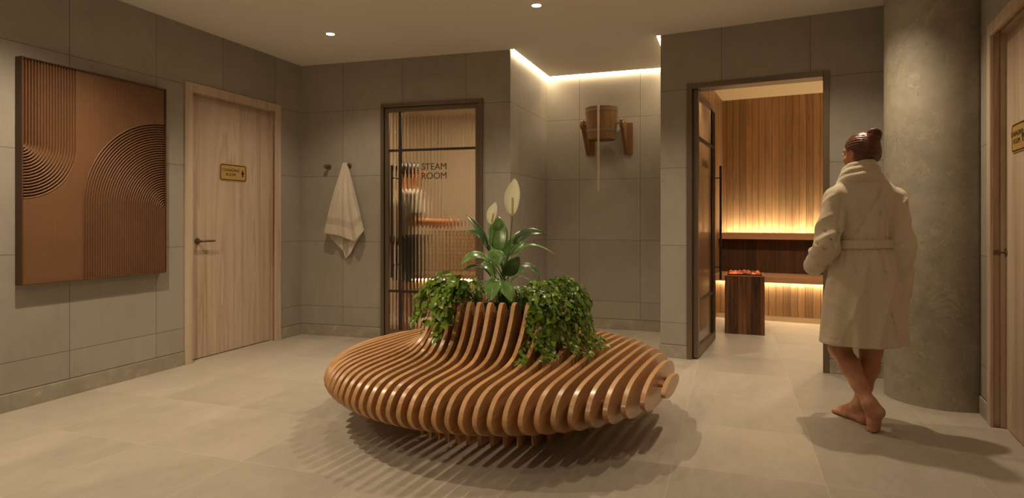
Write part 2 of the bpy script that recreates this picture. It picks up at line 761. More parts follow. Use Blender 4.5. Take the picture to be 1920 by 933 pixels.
# left wall with the changing room door
ul0, ul1 = PL.u(348, .015), PL.u(527, .015)
zl_top = PL.z(350, 152, .015)
FW = .0725
JL = PL.u(293)
PL.wall('wall_left', mat_wall_tile('wall_left_tile', JL), 0, PL.len, HW, .14, [(ul0 + .03, ul1 - .03, 0, zl_top - .03)])
# steam room wall
us0, us1 = PST.u(715), PST.u(906)
zs_top = PST.z(715, 196)
PST.wall('wall_steam', mat_wall_tile('wall_steam_tile', PST.u(643)), 0, PST.len, HW, .14, [(us0 + .004, us1 - .004, 0, zs_top - .004)])
PNS.wall('wall_niche_side', mat_wall_tile('wall_niche_side_tile', PNS.u(974)), 0.0, PNS.len + .1, HW, .1)
PNB.wall('wall_niche_back', mat_wall_tile('wall_niche_back_tile', PNB.u(1086.4)), -.0, PNB.len + .1, HW, .1)
PNR.wall('wall_niche_return', mat_wall_tile('wall_niche_return_tile', .3), 0, PNR.len, HW, .08)
ua0, ua1 = PSA.u(1288), PSA.u(1555)
za_top = PSA.z(1288, 158)
PSA.wall('wall_sauna', mat_wall_tile('wall_sauna_tile', PSA.u(1352.5)), 0, PSA.len + .1, HW, .14, [(ua0 + .004, ua1 - .004, 0, za_top - .004)])
ur0 = PR.u(1850, .015)
ur1 = ur0 + 1.07
zr_top = PR.z(1850, 50, .015)
PR.wall('wall_right', mat_wall_tile('wall_right_tile', ur0 + .2), 0, PR.len, HW, .14, [(ur0 + .03, ur1 - .03, 0, zr_top - .03)])
PRE.wall('wall_rear', mat_wall_tile('wall_rear_tile', 0), 0, PRE.len, HW, .14)


def baseboard(P, name, segs):
    bm = bmesh.new()
    for a, b in segs:
        bx(bm, a, b, -.010, .0, 0, .1045)
    o = mesh_obj(name, bm, M_base)
    bevel(o, .002, 1)
    o.location = (P.p0.x, P.p0.y, 0)
    o.rotation_euler = (0, 0, P.rz)
    tag(o, kind='structure')


baseboard(PL, 'baseboard_left', [(0, ul0), (ul1, PL.len)])
baseboard(PST, 'baseboard_steam', [(0, us0), (us1, PST.len)])
baseboard(PNS, 'baseboard_niche_side', [(-.01, PNS.len)])
baseboard(PNB, 'baseboard_niche_back', [(0, PNB.len)])
baseboard(PNR, 'baseboard_niche_return', [(0, PNR.len)])
baseboard(PSA, 'baseboard_sauna', [(0, ua0), (ua1, PSA.len)])
baseboard(PR, 'baseboard_right', [(0, ur0), (ur1, PR.len)])
baseboard(PRE, 'baseboard_rear', [(0, PRE.len)])

# concrete column
bm = bmesh.new()
lathe(bm, [(.3026, 0), (.3026, CEIL + .02)], 96)
co = autosmooth(mesh_obj('column', bm, M_conc))
co.location = (2.76, 3.97, 0)
tag(co, kind='structure')

# strip lights in the slot round the shower niche
def led(P, u0, u1):
    bm = bmesh.new()
    bx(bm, u0, u1, -.026, -.004, CEIL + .003, CEIL + .014)
    return bm


r = PNS.empty('cove_light')
tag(r, 'glowing strip light along the ceiling edge on the side wall of the shower niche', 'strip light')
mesh_obj('light_strip', led(PNS, .0, PNS.len - .03), M_led, r)
bm = bmesh.new(); bx(bm, .0, PNS.len - .03, -.030, -.0, CEIL + .014, CEIL + .028); mesh_obj('channel', bm, M_white, r)
r = PNB.empty('cove_light')
tag(r, 'glowing strip light along the ceiling edge above the wooden shower bucket', 'strip light')
mesh_obj('light_strip', led(PNB, .0, PNB.len), M_led, r)
bm = bmesh.new(); bx(bm, .0, PNB.len, -.030, -.0, CEIL + .014, CEIL + .028); mesh_obj('channel', bm, M_white, r)
r = PNR.empty('cove_light')
tag(r, 'tip of a strip light at the ceiling by the corner of the sauna wall', 'strip light')
mesh_obj('light_strip', led(PNR, .03, PNR.len), M_led, r)
bm = bmesh.new(); bx(bm, .03, PNR.len, -.030, -.0, CEIL + .014, CEIL + .028); mesh_obj('channel', bm, M_white, r)


# ------------------------------------------------------------------ changing room doors
def lever(parent, u, z, sgn, out):
    """lever handle on a round rose; sgn = direction along x; out = y of the leaf's face (negative is into the room)"""
    bm = bmesh.new()
    Mx = Matrix.Translation((u, out, z)) @ Matrix.Rotation(math.pi / 2, 4, 'X')
    lathe(bm, [(0, 0), (.027, 0), (.027, .004), (.024, .008), (.011, .009), (.010, .045), (0, .045)], 28, Mx)
    h = autosmooth(mesh_obj('handle', bm, M_bronze, parent))
    bm = bmesh.new()
    tube(bm, [(u, out - .045, z), (u, out - .052, z), (u + sgn * .012, out - .054, z), (u + sgn * .06, out - .054, z), (u + sgn * .135, out - .052, z)], [.010, .010, .0098, .0092, .0085], 14)
    autosmooth(mesh_obj('lever', bm, M_bronze, h))
    return h


def casing_door(P, name, u0, u1, ztop, handle_at, sgn):
    root = tag(P.empty(name), kind='structure')
    o0 = -.015
    bm = bmesh.new()     # face casing: two uprights and head, mitre-less
    bx(bm, u0, u0 + FW, o0, .0, 0, ztop)
    bx(bm, u1 - FW, u1, o0, .0, 0, ztop)
    bx(bm, u0 + FW, u1 - FW, o0, .0, ztop - FW, ztop)
    f = bevel(mesh_obj('door_frame', bm, M_birch, root), .0015, 1)
    bm = bmesh.new()     # stepped jamb lining
    for d0, d1, w in ((.0, .035, .012), (.035, .06, .026), (.06, .13, .040)):
        a, b, c = u0 + FW - .04, u1 - FW + .04, ztop - FW + .04
        bx(bm, a, u0 + FW - .04 + w, d0, d1, 0, c)
        bx(bm, u1 - FW + .04 - w, b, d0, d1, 0, c)
        bx(bm, a + w, b - w, d0, d1, c - w, c)
    bevel(mesh_obj('door_jamb', bm, M_birch, f), .0015, 1)
    bm = bmesh.new()
    bx(bm, u0 + FW + .003, u1 - FW - .003, .062, .106, .006, ztop - FW - .003)
    leaf = bevel(mesh_obj('door_leaf', bm, M_birch, root), .001, 1)
    bm = bmesh.new()
    bx(bm, u0 + .03, u1 - .03, .12, .14, 0, ztop - .03)
    mesh_obj('backing', bm, M_black, root)
    lever(leaf, handle_at[0], handle_at[1], sgn, .062)
    return root


LEAF = -.062
uh = PL.u(364, LEAF) + .03
casing_door(PL, 'door_1', ul0, ul1, zl_top, (uh, PL.z(366, 452, LEAF)), 1)
uhr = PR.u(1878, LEAF + .02)
casing_door(PR, 'door_2', ur0, ur1, zr_top, (uhr, PR.z(1878, 472, LEAF)), -1)


def room_sign(P, u0, u1, z0, z1, label):
    """brass plate with black rim, lettering and a standing figure"""
    w, h = u1 - u0, z1 - z0
    root = P.empty('changing_room_sign')
    root.location = P.P((u0 + u1) / 2, LEAF, (z0 + z1) / 2)
    tag(root, label, 'sign')
    bm = bmesh.new(); prism(bm, rrect(w, h, .024), -.005, -.0003, 'y')
    bevel(mesh_obj('plate', bm, M_brass, root), .0012, 2)
    bm = bmesh.new()
    a = rrect(w - .012, h - .012, .020); b = rrect(w - .026, h - .026, .014)
    for i in range(len(a)):
        j = (i + 1) % len(a)
        q = [a[i], a[j], b[j], b[i]]
        vs = [bm.verts.new((p[0], -.0056, p[1])) for p in q]
        bm.faces.new(vs)
    mesh_obj('rim_line', bm, M_black, root)
    fx = Matrix.Rotation(math.pi / 2, 4, 'X')
    text_obj('lettering', 'CHANGING\nROOM', h * .25, M_black, root, Matrix.Translation((-w * .10, -.0056, 0)) @ fx, .0004, line=1.05)
    bm = bmesh.new()
    s = h * .36
    cx = w * .345
    lathe(bm, [(0, -.0005), (s * .13, -.0005), (s * .13, .0005), (0, .0005)], 20, Matrix.Translation((cx, -.0056, s * .42)) @ fx)
    pts = [(-.16, .25), (.16, .25), (.26, .1), (.26, -.12), (.17, -.12), (.2, -.2), (.12, -.2), (.1, -.58), (-.1, -.58), (-.12, -.2), (-.2, -.2), (-.17, -.12), (-.26, -.12), (-.26, .1)]
    prism(bm, [(cx + x * s, y * s) for x, y in pts], -.0061, -.0051, 'y')
    mesh_obj('pictogram', bm, M_black, root)
    return root


room_sign(PL, PL.u(411.5, LEAF), PL.u(461.5, LEAF), PL.z(436, 339.5, LEAF), PL.z(436, 308, LEAF), 'brass changing room sign with black rim on the pale wood door near the relief picture')
us = PR.u(1899, LEAF)
room_sign(PR, us, us + .235, PR.z(1899, 288, LEAF), PR.z(1899, 234, LEAF), 'brass changing room sign on the pale wood door beside the concrete column')


# ------------------------------------------------------------------ downlights
def downlight(p, label, power, ang=130, blend=1.0, rad=.02, aim=None):
    root = empty('downlight', (p[0], p[1], CEIL))
    tag(root, label, 'ceiling light', 'recessed downlights')
    bm = bmesh.new()
    lathe(bm, [(.034, -.001), (.046, -.001), (.047, -.004), (.034, -.006)], 32, close=True)
    autosmooth(mesh_obj('trim_ring', bm, M_white, root))
    bm = bmesh.new()
    lathe(bm, [(0, -.002), (.034, -.002), (.034, -.0035), (.02, -.008), (0, -.010)], 32)
    autosmooth(mesh_obj('lens', bm, M_lens, root))
    ld = bpy.data.lights.new('spot', 'SPOT')
    ld.energy = power
    ld.color = LCOL
    ld.spot_size = math.radians(ang)
    ld.spot_blend = blend
    ld.shadow_soft_size = rad
    lo = bpy.data.objects.new('spot', ld)
    COL.objects.link(lo)
    lo.parent = root
    lo.location = (0, 0, -.05)
    if aim is not None:
        ld.spot_size = math.radians(44)
        lo.rotation_euler = (Vector(aim) - Vector((p[0], p[1], CEIL))).to_track_quat('-Z', 'Y').to_euler()
    return root


LCOL = (1.0, .79, .54)
g0, ga, gb = Vector((.178, 4.455)), Vector((1.70, -.685)), Vector((-.68, -1.70))
SPW = 95
DL = [(-1, 0, 'recessed ceiling spotlight over the floor before the hooks and steam room door', 52),
      (0, 0, 'recessed ceiling spotlight before the shower niche', 98),
      (1, 0, None, 86), (-1, 1, None, 150), (0, 1, None, 8), (1, 1, None, 13),
      (-1, 2, None, 75), (0, 2, None, 120), (-1, 3, None, 105), (0, 3, None, 105)]  # the two rearmost are unseen fill lamps, added to raise the ambient light
LBL = ['recessed ceiling spotlight above the person by the concrete column', 'recessed ceiling spotlight above the floor before the relief picture',
       'recessed ceiling spotlight above the round slatted bench', 'recessed ceiling spotlight before the right changing room door',
       'recessed ceiling spotlight at the rear of the hall near the picture wall', 'recessed ceiling spotlight at the rear of the hall', 'added ambient fill spotlight in the rear corner of the hall by the left wall', 'added ambient fill spotlight above the rear wall of the hall']
for i, j, lb, pw in DL:
    q = g0 + ga * i + gb * j
    lb = lb or LBL.pop(0)
    downlight((q.x, q.y), lb, pw, aim=(-.10, 3.45, .72) if (i, j) == (0, 2) else None)   # the tilted accent spot on the planter
# ------------------------------------------------------------------ relief picture on the left wall
OUT = .062
pu0, pu1 = PL.u(41, OUT), PL.u(312.5, OUT)
pz1 = (PL.z(41, 104, OUT) + PL.z(312.5, 167.5, OUT)) / 2
pz0 = (PL.z(41, 535, OUT) + PL.z(312.5, 511, OUT)) / 2
PWd, PHt = pu1 - pu0, pz1 - pz0
root = PL.empty('relief_picture')
root.location = PL.P(pu0, 0, pz0)
tag(root, 'large framed terracotta relief picture with combed curved grooves on the tiled wall', 'picture')
M_pframe = mat_plain('picture_frame_paint', rgb(86, 58, 38), .45)
t = NT('terracotta_plaster')
_n = t.noise(t.coord(), 3, 5, .6)
_s = t.noise(t.scale(t.coord(), (40, 1, 1.2)), 1.0, 3, .6)
t.base(t.ramp(_n, [(.3, rgb(108, 75, 51)), (.7, rgb(121, 85, 57))]))
t.p(Roughness=.55)
t.bump(_s, .35, .004)
M_terra = t.m
ft = .008
bm = bmesh.new()
bx(bm, 0, ft, -OUT, 0, 0, PHt); bx(bm, PWd - ft, PWd, -OUT, 0, 0, PHt)
bx(bm, ft, PWd - ft, -OUT, 0, 0, ft); bx(bm, ft, PWd - ft, -OUT, 0, PHt - ft, PHt)
bx(bm, ft, PWd - ft, -.012, 0, ft, PHt - ft)
bevel(mesh_obj('frame', bm, M_pframe, root), .0012, 1)
nx, nz = 1000, 330
xs = np.linspace(ft, PWd - ft, nx); zs = np.linspace(ft, PHt - ft, nz)
X, Z = np.meshgrid(xs, zs)
Tn = PHt - Z                                   # distance from the top


def fr(px):
    return PL.u(px, OUT - .01) - pu0


RA = fr(145); LB = fr(155)
cyA = .622 * PHt - RA                           # centre of the left curve (from the top)
RB = PWd - LB; cyB = .19 * PHt + RB             # centre of the right curve
dA = np.where(Tn < cyA, X, np.hypot(X, Tn - cyA))
inA = dA < RA
dB = np.where(Tn > cyB, PWd - X, np.hypot(PWd - X, Tn - cyB))
inB = dB < RB


def ridge(d, R, n):
    ph = (R - d) / R * n
    f = ph - np.floor(ph)
    return np.where(f < .62, np.maximum(np.sin(np.pi * f / .62), 0) ** .35, 0.0)


rng = np.random.default_rng(4)
nA, nB_ = 19, 36
hgt = np.zeros_like(X)
hgt = np.where(inA, .019 * ridge(dA, RA, nA), hgt)
hgt = np.where(inB, .020 * ridge(dB, RB, nB_), hgt)
cols = np.cumsum(rng.normal(0, 1, nx)); cols -= np.convolve(cols, np.ones(25) / 25, 'same')
sm = .00022 * cols[None, :] * (.6 + .4 * np.sin(Z * 5 + 1))
hgt = np.where(~inA & ~inB, np.clip(sm, -.0012, .0012), hgt)
hgt += .0003 * rng.normal(0, 1, X.shape) * (inA | inB)
Yv = -(OUT - .026) - hgt - .015 * (~inA & ~inB)
verts = np.stack([X, Yv, Z], -1).reshape(-1, 3)
ii = np.arange(nz * nx).reshape(nz, nx)
fc = np.stack([ii[:-1, :-1], ii[:-1, 1:], ii[1:, 1:], ii[1:, :-1]], -1).reshape(-1, 4)
mesh_obj('relief_panel', (verts, fc), M_terra, root, True)

# ------------------------------------------------------------------ fluted glass and metal doors
M_glass = mat_glass('fluted_glass', (1.0, .97, .92, 1))
M_lettering = mat_plain('bronze_lettering', rgb(62, 44, 32), .5, .1)


def fluted(u0, u1, z0, z1, y, pitch=.034, amp=.0034, th=.007, seg=10):
    n = max(2, int(round((u1 - u0) / pitch)) * seg)
    vs, fs = [], []
    for i in range(n + 1):
        x = u0 + (u1 - u0) * i / n
        ph = (i % seg) / seg
        b = -amp * abs(math.sin(math.pi * ph)) ** .8
        for z in (z0, z1):
            vs += [(x, y + b, z), (x, y + th, z)]
    for i in range(n):
        a, c = 4 * i, 4 * (i + 1)
        fs += [(a, c, c + 2, a + 2), (a + 1, a + 3, c + 3, c + 1), (a, a + 1, c + 1, c), (a + 2, c + 2, c + 3, a + 3)]
    fs += [(0, 2, 3, 1), (4 * n, 4 * n + 1, 4 * n + 3, 4 * n + 2)]
    return vs, fs


def pull(parent, u, z0, z1, za, zb, y, out=.055):
    bm = bmesh.new()
    tube(bm, [(u, y - out, z0), (u, y - out, z1)], .011, 14)
    for z in (za, zb):
        tube(bm, [(u, y, z), (u, y - out, z)], .007, 10)
    return autosmooth(mesh_obj('pull_handle', bm, M_bronze_dark, parent))


# ---- steam room door (closed)
root = tag(PST.empty('door_3'), kind='structure')
fwd = .034
bm = bmesh.new()
bx(bm, us0, us0 + fwd, -.02, .10, 0, zs_top); bx(bm, us1 - fwd, us1, -.02, .10, 0, zs_top)
bx(bm, us0 + fwd, us1 - fwd, -.02, .10, zs_top - fwd, zs_top)
bevel(mesh_obj('door_frame', bm, M_bronze, root), .0015, 1)
a, b, zt = us0 + fwd + .004, us1 - fwd - .004, zs_top - fwd - .004
leaf_w = .052
bm = bmesh.new()
y0, y1 = .0, .04
bx(bm, a, a + leaf_w * .75, y0, y1, .01, zt); bx(bm, b - leaf_w * .75, b, y0, y1, .01, zt)
bx(bm, a + leaf_w * .75, b - leaf_w * .75, y0, y1, zt - leaf_w * .8, zt)
bx(bm, a + leaf_w * .75, b - leaf_w * .75, y0, y1, .01, .09)
um = PST.u(749)
zb1, zb2 = PST.z(749, 281.5), PST.z(749, 546)
lf = bevel(mesh_obj('door_leaf', bm, M_bronze, root), .0012, 1)
bm = bmesh.new(); bx(bm, um - .013, um + .013, y0 + .004, y1 - .004, .09, zt - leaf_w * .8); bevel(mesh_obj('glazing_bar', bm, M_bronze_dark, lf), .001, 1)
for zz in (zb1, zb2):
    bm = bmesh.new(); bx(bm, a + leaf_w * .75, b - leaf_w * .75, y0 + .006, y1 - .006, zz - .011, zz + .011); bevel(mesh_obj('glazing_bar', bm, M_bronze_dark, lf), .001, 1)
mesh_obj('glass_pane', fluted(a + leaf_w * .7, b - leaf_w * .7, .085, zt - leaf_w * .75, .019), M_glass, root)
uh = PST.u(735, .05)
pull(lf, uh, PST.z(735, 520, .05), PST.z(735, 310, .05), PST.z(735, 497, .05), PST.z(735, 333, .05), .0)
fx = Matrix.Rotation(math.pi / 2, 4, 'X')
uc = PST.u(813)
text_obj('lettering', 'STEAM\nROOM', .088, M_lettering, root, Matrix.Translation((uc, .0105, PST.z(813, 321))) @ fx, .0008, spacing=1.0, line=1.0)

pull(lf, uh, PST.z(735, 520, .05), PST.z(735, 310, .05), PST.z(735, 497, .05), PST.z(735, 333, .05), .04, -.055)
# ---- steam room interior
M_stile = mat_plain('steam_room_plaster', rgb(196, 182, 160), .6, var=.08, bscale=3)
t = NT('mosaic_tile')
x, y, z = t.sep(t.coord())
m1, i1 = line_mask(t, x, .048, 0, .003); m2, i2 = line_mask(t, z, .048, 0, .003); m3, i3 = line_mask(t, y, .048, 0, .003)
t.base(t.mix(t.math('MULTIPLY', t.math('MAXIMUM', m1, m2), .7), t.ramp(t.white(t.comb(i1, i2, i3)), [(0, rgb(150, 122, 90)), (1, rgb(200, 170, 128))]), rgb(90, 70, 50)))
t.p(Roughness=.25)
M_mosaic = t.m
D2 = 2.0
UA, UB = .25, PST.len - .1


def pbox(P, name, u0, u1, y0, y1, z0, z1, mat, kind='structure'):
    bm = bmesh.new()
    bx(bm, u0, u1, y0, y1, z0, z1)
    o = mesh_obj(name, bm, mat)
    o.location = (P.p0.x, P.p0.y, 0)
    o.rotation_euler = (0, 0, P.rz)
    return tag(o, kind=kind)


pbox(PST, 'wall_steam_room_back', UA - .1, UB + .1, D2, D2 + .1, 0, 2.55, M_stile)
pbox(PST, 'wall_steam_room_left', UA - .1, UA, .14, D2, 0, 2.55, M_stile)
pbox(PST, 'wall_steam_room_right', UB, UB + .1, .16, D2, 0, 2.55, M_stile)
pbox(PST, 'ceiling_steam_room', UA - .1, UB + .1, .14, D2 + .1, 2.5, 2.6, M_stile)
sb = PST.empty('steam_bench')
tag(sb, 'mosaic tiled bench with backrest seen through the fluted glass of the steam room', 'bench')
ub0 = PST.u(800, -1.45)
bm = bmesh.new(); bx(bm, ub0, UB - .003, D2 - .62, D2 - .002, 0, .46); mesh_obj('base', bm, M_mosaic, sb)
bm = bmesh.new(); bx(bm, ub0 - .02, UB - .003, D2 - .66, D2 - .002, .462, .52); bevel(mesh_obj('seat', bm, M_mosaic, sb), .006, 2)
bm = bmesh.new(); bx(bm, ub0 - .02, UB - .003, D2 - .16, D2 - .002, .522, 1.02); bevel(mesh_obj('backrest', bm, M_mosaic, sb), .006, 2)
bm = bmesh.new(); bx(bm, ub0, UB - .003, D2 - .645, D2 - .625, .44, .455); mesh_obj('light_strip', bm, mat_emit('steam_strip', (1, .72, .40, 1), 20.0), sb)


def area(name, loc, sx, sy, power, rot=(0, 0, 0), col=None):
    ld = bpy.data.lights.new(name, 'AREA')
    ld.shape = 'RECTANGLE'
    ld.size, ld.size_y = sx, sy
    ld.energy = power
    ld.color = col or LCOL
    o = bpy.data.objects.new(name, ld)
    o.location = loc
    o.rotation_euler = rot
    COL.objects.link(o)
    return o


cs = PST.P(us0 + .45, -.56, 2.47)  # unseen panel added to light the steam room and the figure from above
pl_root = empty('fill_panel_light', cs, PST.rz)
tag(pl_root, 'added fill light panel inside the steam room behind the fluted glass', 'ceiling light')
bm = bmesh.new(); bx(bm, -.31, .31, -.31, .31, .0, .029); mesh_obj('frame', bm, M_white, pl_root)
bm = bmesh.new(); bx(bm, -.29, .29, -.29, .29, -.004, .0); mesh_obj('diffuser', bm, mat_emit('steam_fill_panel', (1, .78, .52, 1), 22.0), pl_root)

# ---- sauna room
Sm = -PSA.n                                         # into the sauna
DB = 3.0
SU0, SU1 = .10, 2.75
SZ = 2.675
M_plank = mat_wood('sauna_planks', rgb(190, 156, 118), rgb(138, 108, 76), 'z', 7, .5, 1.0, 0, plank=1, pw=.076, pvar=.42)
M_plank_shade = mat_wood('shade_toned_planks', rgb(96, 66, 44), rgb(50, 33, 22), 'z', 7, .5, 1.0, 0, plank=1, pw=.105, pvar=.7)  # dark tone paints in the shade of the recess under the upper bench
M_plankx = mat_wood('bench_timber', rgb(196, 152, 114), rgb(158, 118, 84), 'x', 6, .42, .8, 0, .03)
M_sceil = mat_plain('sauna_ceiling_paint', rgb(232, 214, 180), .8)
RIS = 2.40
LB0 = RIS - .20
UBF = RIS + .22
pbox(PSA, 'wall_sauna_room_back', SU0 - .1, SU1 + .1, DB, DB + .1, 0, SZ, M_plank)
o = mesh_obj('wall_sauna_room_left', (lambda b: (bx(b, .14, DB, -.1, 0, 0, SZ), b)[1])(bmesh.new()), M_plank)
o.location = PSA.P(SU0, 0, 0); o.rotation_euler = (0, 0, PSA.rz + math.pi / 2); tag(o, kind='structure')
for v in o.data.vertices: v.co.y = -v.co.y
o.data.flip_normals()
o = mesh_obj('wall_sauna_room_right', (lambda b: (bx(b, .14, DB, -.1, 0, 0, SZ), b)[1])(bmesh.new()), M_plank)
o.location = PSA.P(SU1, 0, 0); o.rotation_euler = (0, 0, PSA.rz + math.pi / 2); tag(o, kind='structure')
pbox(PSA, 'wall_sauna_room_front', SU0, ua0 - .01, .1405, .16, 0, SZ, M_plank)
pbox(PSA, 'ceiling_sauna_room', SU0 - .1, SU1 + .1, .14, DB + .1, SZ, SZ + .03, M_sceil)
pbox(PSA, 'wall_sauna_lining', SU0, SU1, .1405, .16, za_top + .01, SZ, M_plank)
pbox(PSA, 'wall_sauna_lining_side', ua1 + .01, SU1, .1405, .16, 0, SZ, M_plank)
M_led2 = mat_emit('sauna_strip', (1, .80, .47, 1), 44.0)
lb = PSA.empty('sauna_bench')
tag(lb, 'lower wooden sauna bench glowing from beneath behind the slatted heater', 'bench')
bm = bmesh.new(); bx(bm, SU0+.002, SU1-.002, LB0, UBF + .1, .455, .523); bevel(mesh_obj('seat', bm, M_plankx, lb), .004, 2)
bm = bmesh.new(); bx(bm, SU0+.002, SU1-.002, RIS, RIS + .03, .06, .454); mesh_obj('riser', bm, M_plank, lb)
bm = bmesh.new(); bx(bm, SU0+.002, SU1-.002, RIS - .001, RIS + .03, 0, .058); mesh_obj('plinth', bm, M_sceil, lb)
bm = bmesh.new(); bx(bm, SU0 + .02, SU1 - .02, RIS - .035, RIS - .012, .444, .4545); mesh_obj('light_strip', bm, M_led2, lb)
ubn = PSA.empty('sauna_bench')
tag(ubn, 'upper wooden sauna bench above the shade-coloured panelling with light glowing behind it', 'bench')
bm = bmesh.new(); bx(bm, SU0+.002, SU1-.002, UBF, DB - .13, .925, 1.0); bevel(mesh_obj('seat', bm, M_plankx, ubn), .004, 2)
bm = bmesh.new(); bx(bm, SU0+.002, SU1-.002, UBF + .11, UBF + .14, .524, .9245); mesh_obj('riser', bm, M_plank_shade, ubn)
bm = bmesh.new(); bx(bm, SU0 + .02, SU1 - .02, DB - .115, DB - .075, .980, .992); mesh_obj('light_strip', bm, M_led2, ubn)

# ---- sauna heater
hl, hr = floor_pt(1359, 624.5), floor_pt(1434, 629)
hv = (hr - hl); hw = hv.length
hrz = math.atan2(hv.y, hv.x)
HH, HD = .585, .46
ht = empty('sauna_heater', hl, hrz)
tag(ht, 'dark slatted wooden sauna heater with glowing coals on top', 'sauna heater')
M_heat = mat_wood('walnut_slats', rgb(142, 98, 62), rgb(54, 36, 24), 'z', 9, .5, 1.2, 0, .05, pvar=.9)
M_heatrim = mat_wood('pale_rim', rgb(200, 146, 92), rgb(168, 112, 64), 'x', 6, .5)
bm = bmesh.new(); bx(bm, .012, hw - .012, .012, HD - .012, 0, HH - .06); mesh_obj('core', bm, M_heat, ht)
ns = 9
for k in range(ns):
    w = hw / ns
    for y0, y1 in ((0, .012), (HD - .012, HD)):
        bm = bmesh.new(); bx(bm, k * w + .001, (k + 1) * w - .001, y0, y1, .0, HH); bevel(mesh_obj('slat', bm, M_heat, ht), .001, 1)
nd = 10
for k in range(nd):
    w = (HD - .024) / nd
    for x0, x1 in ((0, .012), (hw - .012, hw)):
        bm = bmesh.new(); bx(bm, x0, x1, .012 + k * w + .001, .012 + (k + 1) * w - .001, .0, HH); bevel(mesh_obj('slat', bm, M_heat, ht), .001, 1)
bm = bmesh.new()
e = .012
bx(bm, 0, hw, 0, e + .012, HH, HH + .010); bx(bm, 0, hw, HD - e - .012, HD, HH, HH + .010)
bx(bm, 0, e + .012, e + .012, HD - e - .012, HH, HH + .010); bx(bm, hw - e - .012, hw, e + .012, HD - e - .012, HH, HH + .010)
mesh_obj('rim', bm, M_heatrim, ht)
bm = bmesh.new()
bx(bm, .026, hw - .026, .026, HD - .026, HH - .03, HH - .005)
bx(bm, .026, .034, .026, HD - .026, HH - .005, HH + .022); bx(bm, hw - .034, hw - .026, .026, HD - .026, HH - .005, HH + .022)
bx(bm, .034, hw - .034, .026, .034, HH - .005, HH + .022); bx(bm, .034, hw - .034, HD - .034, HD - .026, HH - .005, HH + .022)
mesh_obj('tray', bm, M_black, ht)
t = NT('glowing_coal')
_v = t.noise(t.coord(), 16, 4, .6, .6)
oi = t.n('ShaderNodeObjectInfo').outputs['Random']
hot = t.math('MULTIPLY', t.math('GREATER_THAN', t.math('ADD', _v, t.math('MULTIPLY', oi, .22)), .70), 1.0)
t.base(t.mix(_v, rgb(40, 34, 32), rgb(150, 140, 132)))
t.p(Roughness=.9)
t.set(t.b.inputs['Emission Color'], t.ramp(t.noise(t.coord(), 30, 3), [(.3, (1, .06, .01)), (.7, (1, .25, .05))]))
t.set(t.b.inputs['Emission Strength'], t.math('MULTIPLY', hot, 2.2))
t.bump(_v, .8, .02)
M_coal = t.m
random.seed(11)
coal_meshes = []
for q in range(5):
    bm = bmesh.new()
    bmesh.ops.create_icosphere(bm, subdivisions=3, radius=1)
    for v in bm.verts:
        n = mnoise.noise(v.co * 1.3 + Vector((q * 7, 3, 1))) * .38 + mnoise.noise(v.co * 3.1 + Vector((q * 3, 9, 4))) * .16
        v.co *= 1 + n
        v.co.z *= .75
    me = bpy.data.meshes.new('coal')
    bm.to_mesh(me); bm.free()
    me.polygons.foreach_set('use_smooth', [True] * len(me.polygons))
    me.materials.append(M_coal)
    coal_meshes.append(me)
Mh = Matrix.Translation(hl) @ Matrix.Rotation(hrz, 4, 'Z')
nxk, nyk = 7, 8
for i in range(nxk):
    for j in range(nyk):
        o = bpy.data.objects.new('coal', random.choice(coal_meshes))
        COL.objects.link(o)
        px_ = .058 + (hw - .116) * i / (nxk - 1) + random.uniform(-.002, .002)
        py_ = .058 + (HD - .116) * j / (nyk - 1) + random.uniform(-.002, .002)
        s_ = random.uniform(.0185, .0215)
        o.location = Mh @ Vector((px_, py_, HH + .017 + random.uniform(.0, .006)))
        o.scale = (s_, s_, s_)
        o.rotation_euler = (random.uniform(-.4, .4), random.uniform(-.4, .4), random.uniform(0, 6))
        tag(o, 'lump of coal glowing orange among ash on top of the sauna heater', 'coal', 'coals on the sauna heater')

# ---- sauna door, swung open into the sauna
root = tag(PSA.empty('door_4'), kind='structure')
fw4 = .042
bm = bmesh.new()
bx(bm, ua0, ua0 + fw4, -.012, .145, 0, za_top); bx(bm, ua1 - fw4, ua1, -.012, .145, 0, za_top)
bx(bm, ua0 + fw4, ua1 - fw4, -.012, .145, za_top - fw4, za_top)
bevel(mesh_obj('door_frame', bm, M_bronze, root), .0015, 1)
lw = ua1 - ua0 - 2 * fw4 - .01
zt = za_top - fw4 - .006
lf_M = Matrix.Translation((ua0 + fw4 + .044, .03, 0)) @ Matrix.Rotation(math.radians(90), 4, 'Z')


def leaf_obj(name, data, mat, parent, smooth=False):
    o = mesh_obj(name, data, mat, parent, smooth)
    o.data.transform(lf_M)
    return o


bm = bmesh.new()
s4 = .045
bx(bm, 0, s4, 0, .04, .008, zt); bx(bm, lw - s4, lw, 0, .04, .008, zt)
bx(bm, s4, lw - s4, 0, .04, zt - s4, zt); bx(bm, s4, lw - s4, 0, .04, .008, .085)
lf = bevel(leaf_obj('door_leaf', bm, M_bronze, root), .0012, 1)
umx = lw - s4 - .10
bm = bmesh.new(); bx(bm, umx - .012, umx + .012, .004, .036, .085, zt - s4); leaf_obj('glazing_bar', bm, M_bronze_dark, lf)
for zz in (zb1 + .02, zb2 + .0):
    bm = bmesh.new(); bx(bm, s4, lw - s4, .006, .034, zz - .011, zz + .011); leaf_obj('glazing_bar', bm, M_bronze_dark, lf)
t = NT('sauna_door_glass')
t.base((1, .97, .93, 1)); t.p(Roughness=.02, IOR=1.45); t.b.inputs['Transmission Weight'].default_value = 1.0
tb = t.n('ShaderNodeBsdfTransparent'); mx = t.n('ShaderNodeMixShader'); mx.inputs[0].default_value = .6
t.t.links.new(t.b.outputs[0], mx.inputs[1]); t.t.links.new(tb.outputs[0], mx.inputs[2]); t.t.links.new(mx.outputs[0], t.out.inputs[0])
